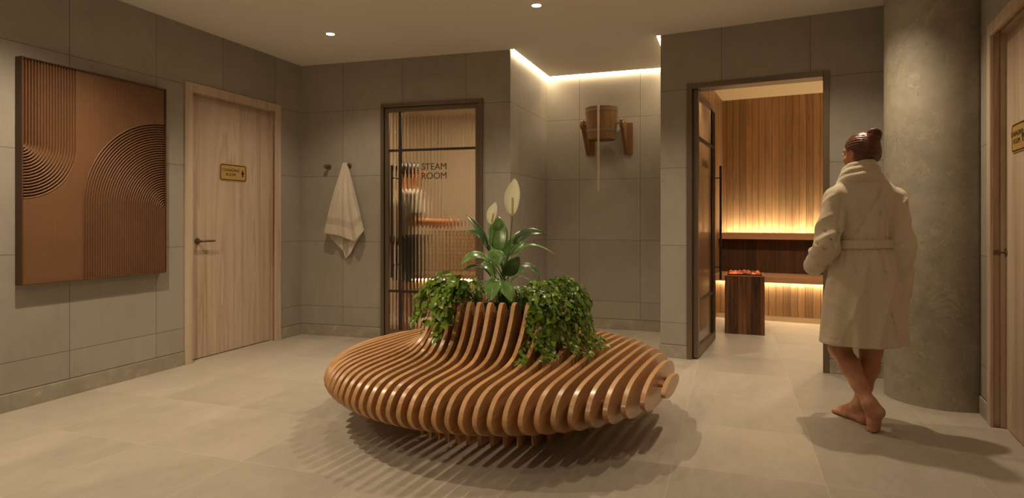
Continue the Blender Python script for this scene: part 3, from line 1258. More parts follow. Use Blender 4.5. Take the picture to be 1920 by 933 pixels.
leaf_obj('glass_pane', fluted(s4 - .005, lw - s4 + .005, .08, zt - s4 + .005, .019), t.m, root)
bm = bmesh.new()
hx = lw - .06
tube(bm, [(hx, -.055, PSA.z(1340, 524, -.9)), (hx, -.055, PSA.z(1340, 311, -.9))], .011, 14)
for py in (500, 333):
    z_ = PSA.z(1340, py, -.9)
    tube(bm, [(hx, 0, z_), (hx, -.055, z_)], .007, 10)
leaf_obj('pull_handle', bm, M_bronze_dark, lf)
o = text_obj('lettering', 'SAUNA', .10, M_lettering, root, lf_M @ Matrix.Translation((lw * .46, .0105, PSA.z(1318, 307, -.4))) @ fx, .0008)

# daylight-free rooms: sauna ceiling spots
sp = PSA.P((ua0 + ua1) / 2 + .1, -1.15)
for k, du in enumerate((-.35, .75)):
    q = PSA.P((ua0 + ua1) / 2 + du, -1.25)
    ld = bpy.data.lights.new('spot', 'SPOT')
    ld.energy = 52; ld.color = LCOL; ld.spot_size = math.radians(120); ld.spot_blend = .7; ld.shadow_soft_size = .03
    r_ = empty('downlight', (q.x, q.y, SZ))
    tag(r_, ['recessed spotlight in the pale sauna ceiling above the heater', 'recessed spotlight in the pale sauna ceiling beside the doorway'][k], 'ceiling light', 'recessed downlights')
    bm = bmesh.new(); lathe(bm, [(.034, -.001), (.046, -.001), (.047, -.004), (.034, -.006)], 32, close=True); mesh_obj('trim_ring', bm, M_white, r_)
    bm = bmesh.new(); lathe(bm, [(0, -.002), (.034, -.002), (.034, -.0035), (0, -.008)], 32); mesh_obj('lens', bm, M_lens, r_)
    lo = bpy.data.objects.new('spot', ld); COL.objects.link(lo); lo.parent = r_; lo.location = (0, 0, -.05)
# ------------------------------------------------------------------ round slatted bench with planter
BC = Vector((-.06, 3.70, 0))
bn = Vector((.906, -.4226)).normalized()
brz = math.atan2(bn.y, bn.x)
MBn = Matrix.Translation(BC) @ Matrix.Rotation(brz, 4, 'Z')
bench = empty('slatted_bench', BC, brz)
tag(bench, 'round bench of upright curved wooden slats with a planter in its middle', 'bench')
M_slat = mat_wood('bench_slat_timber', rgb(202, 156, 108), rgb(148, 108, 70), 'y', 7, .34, .8, .25, .02, pvar=.16)
CP = [(.30, .33), (.30, .45), (.30, .58), (.303, .645), (.316, .685), (.338, .700), (.360, .690), (.376, .655), (.392, .61), (.416, .555), (.450, .495), (.495, .445), (.55, .417), (.63, .402), (.74, .394),
      (.83, .388), (.90, .378), (.955, .358), (.995, .325), (1.015, .29), (1.02, .265), (1.012, .24), (.985, .207), (.94, .18), (.87, .158), (.78, .135), (.69, .108), (.62, .082), (.597, .055), (.59, 0)]
prof = [(float(p[0]), float(p[1])) for p in catmull(CP, 4)]
R_MAX = max(p[0] for p in prof)


def slat_outline(u):
    au = abs(u)
    if au < .298:
        return [(math.sqrt(max(r * r - u * u, 0)), z) for r, z in prof], False
    inside = [i for i, p in enumerate(prof) if p[0] > au]
    i0, i1 = inside[0], inside[-1]
    right = []
    if i0 > 0:
        (ra, za), (rb, zb) = prof[i0 - 1], prof[i0]
        t = (au - ra) / (rb - ra)
        right.append((0.0, za + t * (zb - za)))
        for k in range(1, 5):                              # round the crest
            q = ra + (rb - ra) * (t + (1 - t) * (k / 5) ** 2)
            right.append((math.sqrt(max(q * q - u * u, 0)), za + (q - ra) / (rb - ra) * (zb - za)))
    right += [(math.sqrt(prof[i][0] ** 2 - u * u), prof[i][1]) for i in range(i0, i1 + 1)]
    if i1 < len(prof) - 1:
        (ra, za), (rb, zb) = prof[i1], prof[i1 + 1]
        t = (au - ra) / (rb - ra)
        for k in range(4, 0, -1):
            q = ra + (rb - ra) * (t - t * 0 - t * (1 - (1 - (k / 5) ** 2)) if False else (t * (1 - (k / 5) ** 2)))
            right.append((math.sqrt(max(q * q - u * u, 0)), za + (q - ra) / (rb - ra) * (zb - za)))
        right.append((0.0, za + t * (zb - za)))
    return right, True


NS, TH = 34, .0245
for i in range(NS):
    u = -1.0 + i * 2.0 / (NS - 1)
    right, closed = slat_outline(u)
    left = [(-v, z) for v, z in reversed(right)]
    pts = right + left
    out = []
    for p in pts:
        if not out or math.hypot(p[0] - out[-1][0], p[1] - out[-1][1]) > 1e-4:
            out.append(p)
    if math.hypot(out[0][0] - out[-1][0], out[0][1] - out[-1][1]) < 1e-4:
        out.pop()
    bm = bmesh.new()
    prism(bm, out, -TH / 2, TH / 2, 'x')
    o = mesh_obj('slat', bm, M_slat, bench)
    o.location = (u, 0, 0)
    bevel(o, .0018, 2, 50)
    autosmooth(o, 40)
for v in (-.075, .075):
    bm = bmesh.new()
    tube(bm, [(-1.0, v, .285), (1.0, v, .285)], .012, 14)
    autosmooth(mesh_obj('dowel', bm, M_slat, bench))
for v in (-.5, .5):
    bm = bmesh.new()
    tube(bm, [(-.80, v, .285), (.80, v, .285)], .012, 14)
    autosmooth(mesh_obj('dowel', bm, M_slat, bench))
M_liner = mat_plain('planter_liner', rgb(34, 30, 26), .7)
M_soil = mat_plain('potting_soil', rgb(46, 34, 24), .95, 0, .8, 60, .4)
bm = bmesh.new()
lathe(bm, [(0, .332), (.280, .332), (.290, .62), (.278, .62), (.272, .585), (0, .585)], 48)
autosmooth(mesh_obj('planter', bm, M_liner, bench))
bm = bmesh.new()
lathe(bm, [(0, .586), (.271, .586), (.270, .596), (.2, .606), (0, .61)], 48)
sl = mesh_obj('soil', bm, M_soil, bench, True)

# ------------------------------------------------------------------ plants
def mat_leaf(name, ca, cb, rough=.35, tr=.25):
    t = NT(name)
    n = t.noise(t.coord(), 14, 4, .6)
    oi = t.n('ShaderNodeObjectInfo').outputs['Random']
    c = t.ramp(n, [(.3, ca), (.7, cb)])
    t.base(c)
    t.p(Roughness=rough)
    t.b.inputs['Coat Weight'].default_value = .15
    tl = t.n('ShaderNodeBsdfTranslucent')
    t.set(tl.inputs[0], c)
    mx = t.n('ShaderNodeMixShader')
    mx.inputs[0].default_value = tr
    t.t.links.new(t.b.outputs[0], mx.inputs[1])
    t.t.links.new(tl.outputs[0], mx.inputs[2])
    t.t.links.new(mx.outputs[0], t.out.inputs[0])
    return t.m


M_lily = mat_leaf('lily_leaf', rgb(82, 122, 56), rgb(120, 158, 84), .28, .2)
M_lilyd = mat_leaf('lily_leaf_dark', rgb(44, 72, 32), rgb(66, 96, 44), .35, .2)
M_stem = mat_plain('plant_stem', rgb(74, 104, 46), .5)
M_spathe = mat_leaf('spathe_white', rgb(236, 234, 214), rgb(246, 244, 230), .45, .5)
M_spadix = mat_plain('spadix_cream', rgb(206, 190, 120), .8, 0, .8, 160, .2)
M_poth = mat_leaf('pothos_leaf', rgb(60, 94, 22), rgb(134, 162, 48), .32, .2)
M_poth2 = mat_leaf('ivy_leaf', rgb(54, 88, 20), rgb(124, 154, 42), .32, .2)


def bez(p, k):
    p = [Vector(q) for q in p]
    out = []
    for i in range(k + 1):
        t = i / k
        q = p[:]
        while len(q) > 1:
            q = [a.lerp(b, t) for a, b in zip(q, q[1:])]
        out.append(q[0])
    return out


def leaf_mesh(path, width, normal, nw=8, cup=.20, power=1.0, wave=0.0, th=.0012, base=.0, skew=0.0):
    """blade along `path`, facing `normal`; folded a little along its midrib, with side veins"""
    n = len(path)
    vs, fs = [], []
    N0 = Vector(normal).normalized()
    for i, p in enumerate(path):
        t = i / (n - 1)
        d = (path[min(i + 1, n - 1)] - path[max(i - 1, 0)]).normalized()
        s = d.cross(N0)
        if s.length < 1e-4:
            s = d.cross(Vector((1, 0, 0)))
        s.normalize()
        nn = s.cross(d).normalized()
        w = width / 2 * (max(math.sin(math.pi * min(1, (t * (1 - base) + base)) ** power), 0) ** .8 + (.02 if i < n - 1 else 0))
        for j in range(nw + 1):
            a = (j / nw - .5) * 2
            vein = .012 * width * math.sin((t * 16 - abs(a) * 4) * math.pi) * (1 - abs(a))
            vs.append(p + s * (a * w + skew * w * (1 - a * a)) + nn * (cup * w * (abs(a) ** 1.4) + vein + wave * width * math.sin(t * 9 + a * 2) * abs(a)))
    for i in range(n - 1):
        for j in range(nw):
            q = i * (nw + 1) + j
            fs.append((q, q + 1, q + nw + 2, q + nw + 1))
    return vs, fs


lily_c = Vector((-.055, 3.70, .608))
lily = empty('peace_lily', lily_c)
tag(lily, 'peace lily with two white flowers growing in the middle of the round bench', 'plant')


def Lp(cx, cy, Y):
    """pixel of the plant's close-up crop (754 wide) to a point relative to the plant"""
    return W(850 + cx / 3.59, 320 + cy / 3.59, Y) - lily_c


def lily_leaf(a, m, b, width, Y=(3.7, 3.7, 3.7), dark=False, nrm=None, base_at=None, skew=0.0, stalk=True):
    pa, pm, pb = Lp(*a, Y[0]), Lp(*m, Y[1]), Lp(*b, Y[2])
    ctrl = pm * 2 - (pa + pb) * .5
    path = bez([pa, ctrl, pb], 16)
    wd_ = width / 3.59 * Y[1] / FPX
    if nrm is None:
        nrm = (0, -.75, .65)
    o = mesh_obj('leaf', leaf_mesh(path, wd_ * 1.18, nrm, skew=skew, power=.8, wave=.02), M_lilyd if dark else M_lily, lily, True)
    md = o.modifiers.new('thickness', 'SOLIDIFY'); md.thickness = .0012
    if stalk:
        root = Vector((random.uniform(-.035, .035), random.uniform(-.03, .03), .005))
        dirn = (path[1] - path[0]).normalized()
        bm = bmesh.new()
        c1 = Vector((root.x * 1.3, root.y * 1.3, max(pa.z * .6, .05)))
        L = (pa - root).length
        tube(bm, bez([root, c1, pa - dirn * L * .22, pa + dirn * .006], 12), [.0042 - .0018 * k / 12 for k in range(13)], 7)
        mesh_obj('leaf_stalk', bm, M_stem, o, True)
    return o


random.seed(5)
LV = [  # base, middle, tip (crop pixels), width, distances, dark, normal
    ((312, 540), (300, 420), (310, 305), 112, (3.68, 3.70, 3.76), 0, (0, -.9, .35)),
    ((285, 528), (288, 580), (297, 652), 92, (3.62, 3.58, 3.56), 0, (.1, -.9, .5)),
    ((248, 618), (150, 570), (48, 634), 78, (3.66, 3.62, 3.58), 0, (-.1, -.6, .9)),
    ((256, 718), (165, 645), (46, 684), 46, (3.64, 3.6, 3.56), 1, (0, -.4, 1)),
    ((242, 545), (175, 400), (86, 296), 44, (3.70, 3.74, 3.80), 1, (.5, -.8, .3)),
    ((232, 485), (165, 425), (80, 402), 44, (3.72, 3.80, 3.88), 1, (0, -.6, .8)),
    ((405, 500), (500, 420), (624, 428), 64, (3.70, 3.68, 3.66), 1, (0, -.75, .7)),
    ((400, 500), (438, 440), (482, 398), 50, (3.76, 3.80, 3.86), 0, (-.2, -.9, .4)),
    ((428, 572), (530, 500), (700, 572), 34, (3.68, 3.66, 3.64), 0, (0, -.25, 1)),
    ((352, 575), (375, 510), (412, 452), 74, (3.80, 3.84, 3.88), 0, (0, -.95, .35)),
    ((352, 575), (420, 520), (486, 475), 50, (3.86, 3.9, 3.95), 0, (0, -.9, .5)),
    ((352, 705), (398, 640), (446, 578), 84, (3.60, 3.56, 3.54), 1, (.15, -.95, .3)),
    ((440, 640), (520, 650), (580, 725), 56, (3.66, 3.64, 3.60), 1, (.3, -.5, .8)),
    ((385, 700), (440, 668), (492, 694), 52, (3.72, 3.72, 3.72), 0, (.1, -.6, .8)),
    ((292, 728), (262, 790), (254, 878), 96, (3.54, 3.48, 3.44), 0, (-.1, -.85, .5)),
    ((328, 738), (360, 800), (392, 884), 82, (3.54, 3.48, 3.44), 0, (.2, -.85, .5)),
    ((285, 722), (235, 640), (182, 628), 60, (3.74, 3.78, 3.82), 0, (0, -.7, .7)),
    ((392, 742), (440, 712), (520, 740), 24, (3.7, 3.7, 3.7), 0, (0, -.3, 1)),
    ((240, 745), (180, 765), (155, 865), 40, (3.62, 3.58, 3.54), 1, (-.3, -.4, .9)),
    ((415, 775), (440, 800), (462, 875), 50, (3.58, 3.54, 3.50), 0, (.4, -.7, .6)),
    ((330, 640), (350, 600), (372, 560), 60, (3.90, 3.96, 4.02), 1, (0, .6, .8)),
    ((300, 640), (250, 600), (200, 600), 50, (3.84, 3.92, 4.0), 1, (-.3, .6, .8)),
    ((420, 690), (470, 640), (500, 650), 50, (3.84, 3.92, 4.0), 1, (.3, .6, .8)),
    ((340, 800), (350, 790), (380, 830), 60, (3.80, 3.90, 3.98), 1, (0, .6, .8)),
]
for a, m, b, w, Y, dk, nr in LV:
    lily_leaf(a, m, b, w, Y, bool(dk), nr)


def flower(stem_pts, base, tip, width, spad, Y, skew, nrm):
    fl_ = empty('flower')
    fl_.parent = lily
    pb, pt = Lp(*base, Y), Lp(*tip, Y)
    mid = pb.lerp(pt, .5) + Vector((skew * .014, -.012, 0))
    path = bez([pb, mid, pb.lerp(pt, .72) + Vector((-skew * .012, -.004, 0)), pt], 18)
    o = mesh_obj('spathe', leaf_mesh(path, width / 3.59 * Y / FPX * 1.12, nrm, 10, .42, .72, skew=skew * .25), M_spathe, fl_, True)
    md = o.modifiers.new('thickness', 'SOLIDIFY'); md.thickness = .0014
    bm = bmesh.new()
    s0, s1 = Lp(*spad[0], Y - .012), Lp(*spad[1], Y - .022)
    tube(bm, [s0, s0.lerp(s1, .1), s0.lerp(s1, .5), s0.lerp(s1, .9), s1], [.003, .0058, .0062, .0056, .002], 12)
    mesh_obj('spadix', bm, M_spadix, fl_, True)
    bm = bmesh.new()
    tube(bm, bez([Vector((.01 * skew, 0, .01))] + [Lp(*q, Y) for q in stem_pts] + [pb], 18), .0032, 8)
    mesh_obj('flower_stem', bm, M_stem, fl_, True)
    return fl_


flower([(330, 700), (375, 560), (392, 420)], (397, 302), (410, 50), 92, ((397, 292), (397, 178)), 3.66, -1, (-.15, -.9, .45))
flower([(300, 760), (250, 600), (232, 480)], (254, 362), (281, 210), 64, ((258, 348), (270, 284)), 3.64, -.7, (-.35, -.9, .4))


def prof_z(r):
    """top of the bench at radius r"""
    if r < .32: return .62
    for (ra, za), (rb, zb) in zip(prof, prof[1:]):
        if za > .28 and ra <= r <= rb and za > .3 and ra > .33:
            return za + (zb - za) * (r - ra) / max(rb - ra, 1e-6)
    return 0.0


def trailing(name, label, angs, n_vines, leaf, mat, seed, drop, bush, spread_up, far=0.0):
    """trailing plant rooted at the rim of the planter: vines rise, lean out and hang over the backrest"""
    rnd = random.Random(seed)
    a_mid = math.radians(sum(angs) / 2)
    rt = MBn @ Vector((0, 0, .60))
    ctr = BC + Vector((math.cos(a_mid), math.sin(a_mid), 0)) * .20 + Vector((0, 0, .60))
    root = empty(name, ctr)
    tag(root, label, 'plant')
    LVs, LF = [], []
    stems = bmesh.new()

    def put_leaf(p, d, up, size):
        d = d.normalized()
        n = (up - d * up.dot(d))
        if n.length < .05:
            n = Vector((0, 0, 1))
        n.normalize()
        s = d.cross(n)
        k0 = len(LVs)
        outl = [(0, .0), (.34, -.10), (.50, .14), (.42, .48), (.20, .80), (0, 1.0)]
        droop = rnd.uniform(.05, .3)
        mid = [Vector(p) + d * (size * y) + n * (-droop * size * y * y) for y in (0.0, .14, .48, .8, 1.0)]
        LVs.extend(mid)
        for sgn in (1, -1):
            for x, y in outl[1:5]:
                LVs.append(Vector(p) + d * (size * y) + s * (sgn * x * size * .92) + n * (.22 * x * size - droop * size * y * y))
        for sgn, o_ in ((1, 5), (-1, 9)):
            e = [k0 + o_ + q for q in range(4)]
            m_ = [k0 + q for q in range(5)]
            fs = [(m_[0], e[0], e[1], m_[1]), (m_[1], e[1], e[2], m_[2]), (m_[2], e[2], e[3], m_[3]), (m_[3], e[3], m_[4])]
            LF.extend(f if sgn > 0 else f[::-1] for f in fs)

    for k in range(n_vines):
        ang0 = math.radians(rnd.uniform(*angs))
        h = rnd.uniform(.0, .085) * spread_up
        dr = rnd.uniform(0, .07)
        total = rnd.uniform(*drop)
        drift = rnd.uniform(-.35, .35)
        cp = [(rnd.uniform(.12, .24), .612), (.29, .735 + h), (.37 + dr * .5, .748 + h), (.425 + dr, .69 + h * .3), (.445 + dr, .60), (.475 + dr, .50), (.53 + dr, .45), (.62 + dr, .435)]
        sp = catmull(cp, 10)
        pts, L = [], 0.0
        wob = rnd.uniform(0, 6)
        for i, (r, z) in enumerate(sp):
            a_ = ang0 + drift * (i / len(sp)) ** 2 + .05 * math.sin(i * .35 + wob)
            z = max(z, prof_z(r) + .018) if r > .37 else z
            p = BC + Vector((math.cos(a_) * r, math.sin(a_) * r, z))
            if pts:
                L += (p - pts[-1]).length
            pts.append(p)
            if L > total:
                break
        tube(stems, [q - ctr for q in pts[::3]] if len(pts) > 6 else [q - ctr for q in pts], .0016, 5)
        od = Vector((math.cos(ang0), math.sin(ang0), 0))
        tw = Vector((-od.y, od.x, 0))
        acc = rnd.uniform(0, .02)
        for i in range(9, len(pts) - 1):
            acc += (pts[i + 1] - pts[i]).length
            if acc > leaf * rnd.uniform(.40, .62):
                acc = 0
                dv = (pts[i + 1] - pts[i]).normalized()
                side = tw * rnd.choice((-1, 1)) * rnd.uniform(.3, 1)
                d = (dv * .5 + side + od * rnd.uniform(.1, .6) + Vector((0, 0, rnd.uniform(-.8, .2))))
                up = od * rnd.uniform(.5, 1) + Vector((0, 0, rnd.uniform(.2, 1.0))) + tw * rnd.uniform(-.5, .5)
                sz = leaf * rnd.uniform(.65, 1.2)
                base = pts[i] + od * rnd.uniform(.004, .03) + d.normalized() * leaf * .2
                rel = base - BC
                rr = math.hypot(rel.x, rel.y)
                if base.z < prof_z(rr) + .02 and rr > .36:
                    base.z = prof_z(rr) + .025
                tube(stems, [pts[i] - ctr, base - ctr], .0010, 4)
                put_leaf(base - ctr, d, up, sz)
    for k in range(bush):
        ang = math.radians(rnd.uniform(*angs))
        od = Vector((math.cos(ang), math.sin(ang), 0))
        r = rnd.uniform(.1, .40)
        z = .66 + (.40 - abs(r - .25)) * rnd.uniform(.05, .42) * spread_up
        base = BC + od * r + Vector((0, 0, z))
        d = od * rnd.uniform(.0, 1) + Vector((rnd.uniform(-.8, .8), rnd.uniform(-.8, .8), rnd.uniform(-.5, .3)))
        put_leaf(base - ctr, d, od * .7 + Vector((0, 0, 1)), leaf * rnd.uniform(.7, 1.2))
        tube(stems, [BC + od * min(r, .22) + Vector((0, 0, .613)) - ctr, BC + od * min(r, .25) + Vector((0, 0, (z + .6) / 2)) - ctr, base - ctr], .0011, 4)
    fo = mesh_obj('foliage', (LVs, LF), mat, root, True)
    mesh_obj('vines', stems, M_stem, root, True)
    return root


trailing('trailing_pothos', 'bushy trailing pothos on the bench in front of the steam room door', (176, 240), 30, .046, M_poth, 3, (.26, .72), 60, 1.0)
trailing('trailing_pothos', 'dense trailing ivy like plant hanging over the bench back below the shower bucket', (-68, 4), 84, .030, M_poth2, 8, (.30, .86), 120, .7)
# ------------------------------------------------------------------ hooks and towel
def hook(px, py, label):
    u, z = PST.u(px), PST.z(px, py)
    root = PST.empty('wall_hook')
    root.location = PST.P(u, 0, z)
    tag(root, label, 'hook', 'round wall hooks')
    Mx = Matrix.Rotation(math.pi / 2, 4, 'X')
    bm = bmesh.new()
    lathe(bm, [(0, .0005), (.026, .0005), (.027, .003), (.025, .007), (.012, .009), (.0095, .012), (.0095, .046), (0, .046)], 32, Mx)
    autosmooth(mesh_obj('rose', bm, M_bronze, root))
    bm = bmesh.new()
    lathe(bm, [(0, .0465), (.016, .0465), (.0215, .050), (.0225, .056), (.020, .062), (0, .064)], 32, Mx)
    autosmooth(mesh_obj('knob', bm, M_bronze, root))
    return root


hook(617, 313, 'empty round metal hook beside the hanging towel')
hook(655, 311, 'round metal hook holding the pale towel')

t = NT('towel_cotton')
uvn = t.n('ShaderNodeUVMap')
ux, uy, _ = t.sep(uvn.outputs[0])
band = t.math('MULTIPLY', t.math('GREATER_THAN', uy, .765), t.math('LESS_THAN', uy, .855))
rib = t.math('MULTIPLY', band, t.math('ADD', .5, t.math('MULTIPLY', .5, t.math('SINE', t.math('MULTIPLY', uy, 520)))))
n = t.noise(t.coord(), 150, 3, .7)
c = t.ramp(n, [(.3, rgb(196, 186, 170)), (.7, rgb(222, 213, 198))])
t.base(t.mix(t.math('MULTIPLY', band, .4), c, rgb(170, 158, 140)))
t.p(Roughness=.95)
t.b.inputs['Sheen Weight'].default_value = .3
t.bump(t.math('ADD', n, t.math('MULTIPLY', rib, .5)), .5, .006)
M_towel = t.m
TB = [(0, 612, 440), (.12, 627, 457), (.24, 640, 470), (.32, 645, 486), (.38, 654, 476), (.43, 664, 455), (.5, 683, 431), (.55, 677, 441), (.62, 667, 453), (.72, 655, 448), (.85, 636, 441), (1.0, 609.5, 437)]
qs = [p[0] for p in TB]
nq, nt_ = 96, 60
vs, fs, uvs = [], [], []
for i in range(nt_ + 1):
    tt = i / nt_
    for j in range(nq + 1):
        q = j / nq
        btx, bty = np.interp(q, qs, [p[1] for p in TB]), np.interp(q, qs, [p[2] for p in TB])
        out = (.030 if q < .5 else .085) if abs(q - .5) > .06 else .030 + .055 * (q - .44) / .12
        sm_ = .5 - .5 * math.cos(math.pi * min(1, tt * 1.6))
        fold = .013 * math.sin(q * 2 * math.pi * 5.5 + .6) * sm_ + .005 * math.sin(q * 2 * math.pi * 13 + tt * 3) * sm_
        o_ = .052 + (out - .052) * (.35 + .65 * sm_) + fold
        ang = 2 * math.pi * q
        tu = PST.u(652.5) + .020 * math.cos(ang + 2.6); tz = PST.z(652, 306) + .004 * math.sin(ang * 2)
        bu, bz = PST.u(btx, .06), PST.z(btx, bty, .06)
        e = tt ** .93
        sway = .010 * math.sin(tt * math.pi) * (1 if q > .5 else -1)
        vs.append((tu + (bu - tu) * e + fold * .6 - sway * .3, -o_, tz + (bz - tz) * tt))
        uvs.append((q * 3, tt))
for i in range(nt_):
    for j in range(nq):
        a_ = i * (nq + 1) + j
        fs.append((a_, a_ + nq + 1, a_ + nq + 2, a_ + 1))
tw = mesh_obj('towel', (vs, fs), M_towel, None, True)
uvl = tw.data.uv_layers.new(name='UVMap')
for lp in tw.data.loops:
    uvl.data[lp.index].uv = uvs[lp.vertex_index]
md = tw.modifiers.new('thickness', 'SOLIDIFY'); md.thickness = .006; md.offset = 0
md = tw.modifiers.new('sub', 'SUBSURF'); md.levels = 1; md.render_levels = 1
org = PST.P(PST.u(652.5), .0, PST.z(652, 306))
tw.location = (PST.p0.x, PST.p0.y, 0); tw.rotation_euler = (0, 0, PST.rz)
tag(tw, 'pale terry towel hanging in folds from a wall hook beside the steam room door', 'towel')

# ------------------------------------------------------------------ shower bucket on its brackets
M_pine = mat_wood('bucket_timber', rgb(140, 104, 66), rgb(96, 68, 42), 'z', 9, .45, 1, 0, .05, pvar=.0)
M_pinex = mat_wood('bracket_timber', rgb(140, 100, 62), rgb(98, 68, 40), 'z', 8, .45, 1, 0, .05, pvar=.1)
M_steel = mat_plain('hoop_steel', rgb(150, 138, 124), .35, .8)
M_rope = mat_plain('pull_rope', rgb(196, 180, 150), .9, 0, .6, 120)
OB = .29
ucb = PNB.u(1128, OB)
zt_, zb_ = PNB.z(1128, 203, OB), PNB.z(1128, 262, OB)
zpv = PNB.z(1128, 232, OB)
sb_ = empty('shower_bucket', PNB.P(ucb, 0, zb_), PNB.rz)
tag(sb_, 'wooden shower bucket with metal hoops pivoting between two brackets on the niche wall', 'bucket')
hB = zt_ - zb_
rT, rB = .168, .138
bm = bmesh.new()
ns = 16
prev = None
rings = []
for z_, sc_, inner in ((0, 1, 0), (hB, 1, 0), (hB, 1, 1), (.03, 1, 1)):
    ring = []
    for k in range(ns):
        for f_ in (.04, .35, .65, .96, 1.0):
            an = 2 * math.pi * (k + f_) / ns
            r_ = (rB + (rT - rB) * z_ / hB)
            r_ -= .018 if inner else (.003 if f_ == 1.0 else 0)
            ring.append(bm.verts.new((r_ * math.cos(an), -OB + r_ * math.sin(an), z_)))
    rings.append(ring)
for a_, b_ in zip(rings, rings[1:]):
    for k in range(len(a_)):
        j = (k + 1) % len(a_)
        bm.faces.new((a_[k], a_[j], b_[j], b_[k]))
bm.faces.new(rings[-1]); bm.faces.new([bm.verts.new(v.co + Vector((0, 0, .006))) for v in rings[0]][::-1])
bmesh.ops.recalc_face_normals(bm, faces=bm.faces[:])
mesh_obj('bucket_staves', bm, M_pine, sb_)
for z_ in (hB * .23, hB * .86):
    bm = bmesh.new()
    r0_ = rB + (rT - rB) * z_ / hB; r1_ = rB + (rT - rB) * (z_ + .024) / hB
    lathe(bm, [(r0_ + .0005, z_), (r0_ + .003, z_), (r1_ + .003, z_ + .024), (r1_ + .0005, z_ + .024)], 64, Matrix.Translation((0, -OB, 0)), close=True)
    autosmooth(mesh_obj('hoop', bm, M_steel, sb_))
zp = zpv - zb_
bu = [(PNB.u(1107.5, .012) - ucb, PNB.z(1108, 291, .02) - zb_, PNB.z(1108, 232, .02) - zb_), (PNB.u(1178.5, .012) - ucb, PNB.z(1178, 289, .02) - zb_, PNB.z(1178, 230, .02) - zb_)]
for q, (ub_, z0_, z1_) in enumerate(bu):
    s_ = -1 if q == 0 else 1
    bm = bmesh.new()
    bx(bm, ub_ - .045, ub_ + .045, -.026, -.0005, z0_, z1_)
    bk = bevel(mesh_obj('bracket', bm, M_pinex, sb_), .002, 1)
    gx = ub_ - .029
    bm = bmesh.new()
    zpp = zp
    head = [(-OB - .035 * math.cos(a), zpp + .045 * math.sin(a)) for a in np.linspace(math.pi / 2, -math.pi / 2, 9)]
    poly = [(-.026, z1_ - .005)] + [(-OB + .02, zpp + .045)] + head + [(-OB + .03, zpp - .05), (-.026, z0_ + .005)]
    prism(bm, poly, gx - .016, gx + .016, 'x')
    bevel(mesh_obj('brace_arm', bm, M_pinex, bk), .002, 1)
    bm = bmesh.new()
    tube(bm, [(gx + s_ * .03, -OB, zp), (s_ * (rB + .012), -OB, zp)], .009, 14)
    autosmooth(mesh_obj('pivot_pin', bm, M_steel, bk))
    bm = bmesh.new()
    lathe(bm, [(0, 0), (.015, 0), (.015, .007), (.006, .010), (0, .010)], 6, Matrix.Translation((gx + s_ * .018, -OB, zp)) @ Matrix.Rotation(s_ * math.pi / 2, 4, 'Y'))
    mesh_obj('bolt', bm, M_steel, bk)
rpx = PNB.u(1122, OB + .185) - ucb
bm = bmesh.new()
zr0, zr1 = PNB.z(1122, 357, OB + .185) - zb_, PNB.z(1122, 198, OB + .185) - zb_
pts = [(rpx, -OB - .165, zr1 - .012), (rpx, -OB - .178, zr1 + .003), (rpx, -OB - .188, zr1 - .012)] + [(rpx, -OB - .188, zr1 - .02 + (zr0 - zr1 + .02) * k / 24) for k in range(1, 25)]
tube(bm, pts, .0105, 12)
autosmooth(mesh_obj('pull_rope', bm, M_rope, sb_))
bm = bmesh.new()
bx(bm, rpx - .012, rpx + .012, -OB - .172, -OB - .1, zr1 - .02, zr1 - .008)
mesh_obj('rope_clip', bm, M_steel, sb_)
# ------------------------------------------------------------------ people
def mat_skin(name, c):
    t = NT(name)
    n = t.noise(t.coord(), 30, 4, .6)
    lo = tuple(k * .9 for k in c[:3]) + (1,); hi = tuple(min(1, k * 1.08) for k in c[:3]) + (1,)
    t.base(t.ramp(n, [(.3, lo), (.7, hi)]))
    t.p(Roughness=.45)
    t.b.inputs['Subsurface Weight'].default_value = .12
    t.b.inputs['Subsurface Radius'].default_value = (.02, .008, .004)
    t.bump(t.noise(t.coord(), 300, 2), .06, .002)
    return t.m


def mat_terry(name, ca, cb):
    t = NT(name)
    co = t.coord()
    n1 = t.noise(co, 230, 3, .7); n2 = t.noise(co, 34, 4, .6)
    t.base(t.ramp(n1, [(.25, ca), (.75, cb)]))
    t.p(Roughness=.95)
    t.b.inputs['Sheen Weight'].default_value = .35
    t.b.inputs['Sheen Roughness'].default_value = .5
    t.bump(t.math('ADD', t.math('MULTIPLY', n1, .5), t.math('MULTIPLY', n2, .9)), .6, .010)
    return t.m


def mat_hair(name, ca, cb):
    t = NT(name)
    n = t.noise(t.scale(t.coord(), (1, .12, .5)), 90, 3, .6, .4)
    t.base(t.ramp(n, [(.3, ca), (.75, cb)]))
    t.p(Roughness=.36)
    t.b.inputs['Specular IOR Level'].default_value = .6
    t.bump(n, .45, .006)
    return t.m


def rotm(yaw, pitch=0.0, roll=0.0):
    return np.array(Matrix.Rotation(yaw, 3, 'Z') @ Matrix.Rotation(pitch, 3, 'X') @ Matrix.Rotation(roll, 3, 'Y'))


V = lambda *a: np.array(a, float)


def unit(v):
    v = np.array(v, float)
    return v / np.linalg.norm(v)


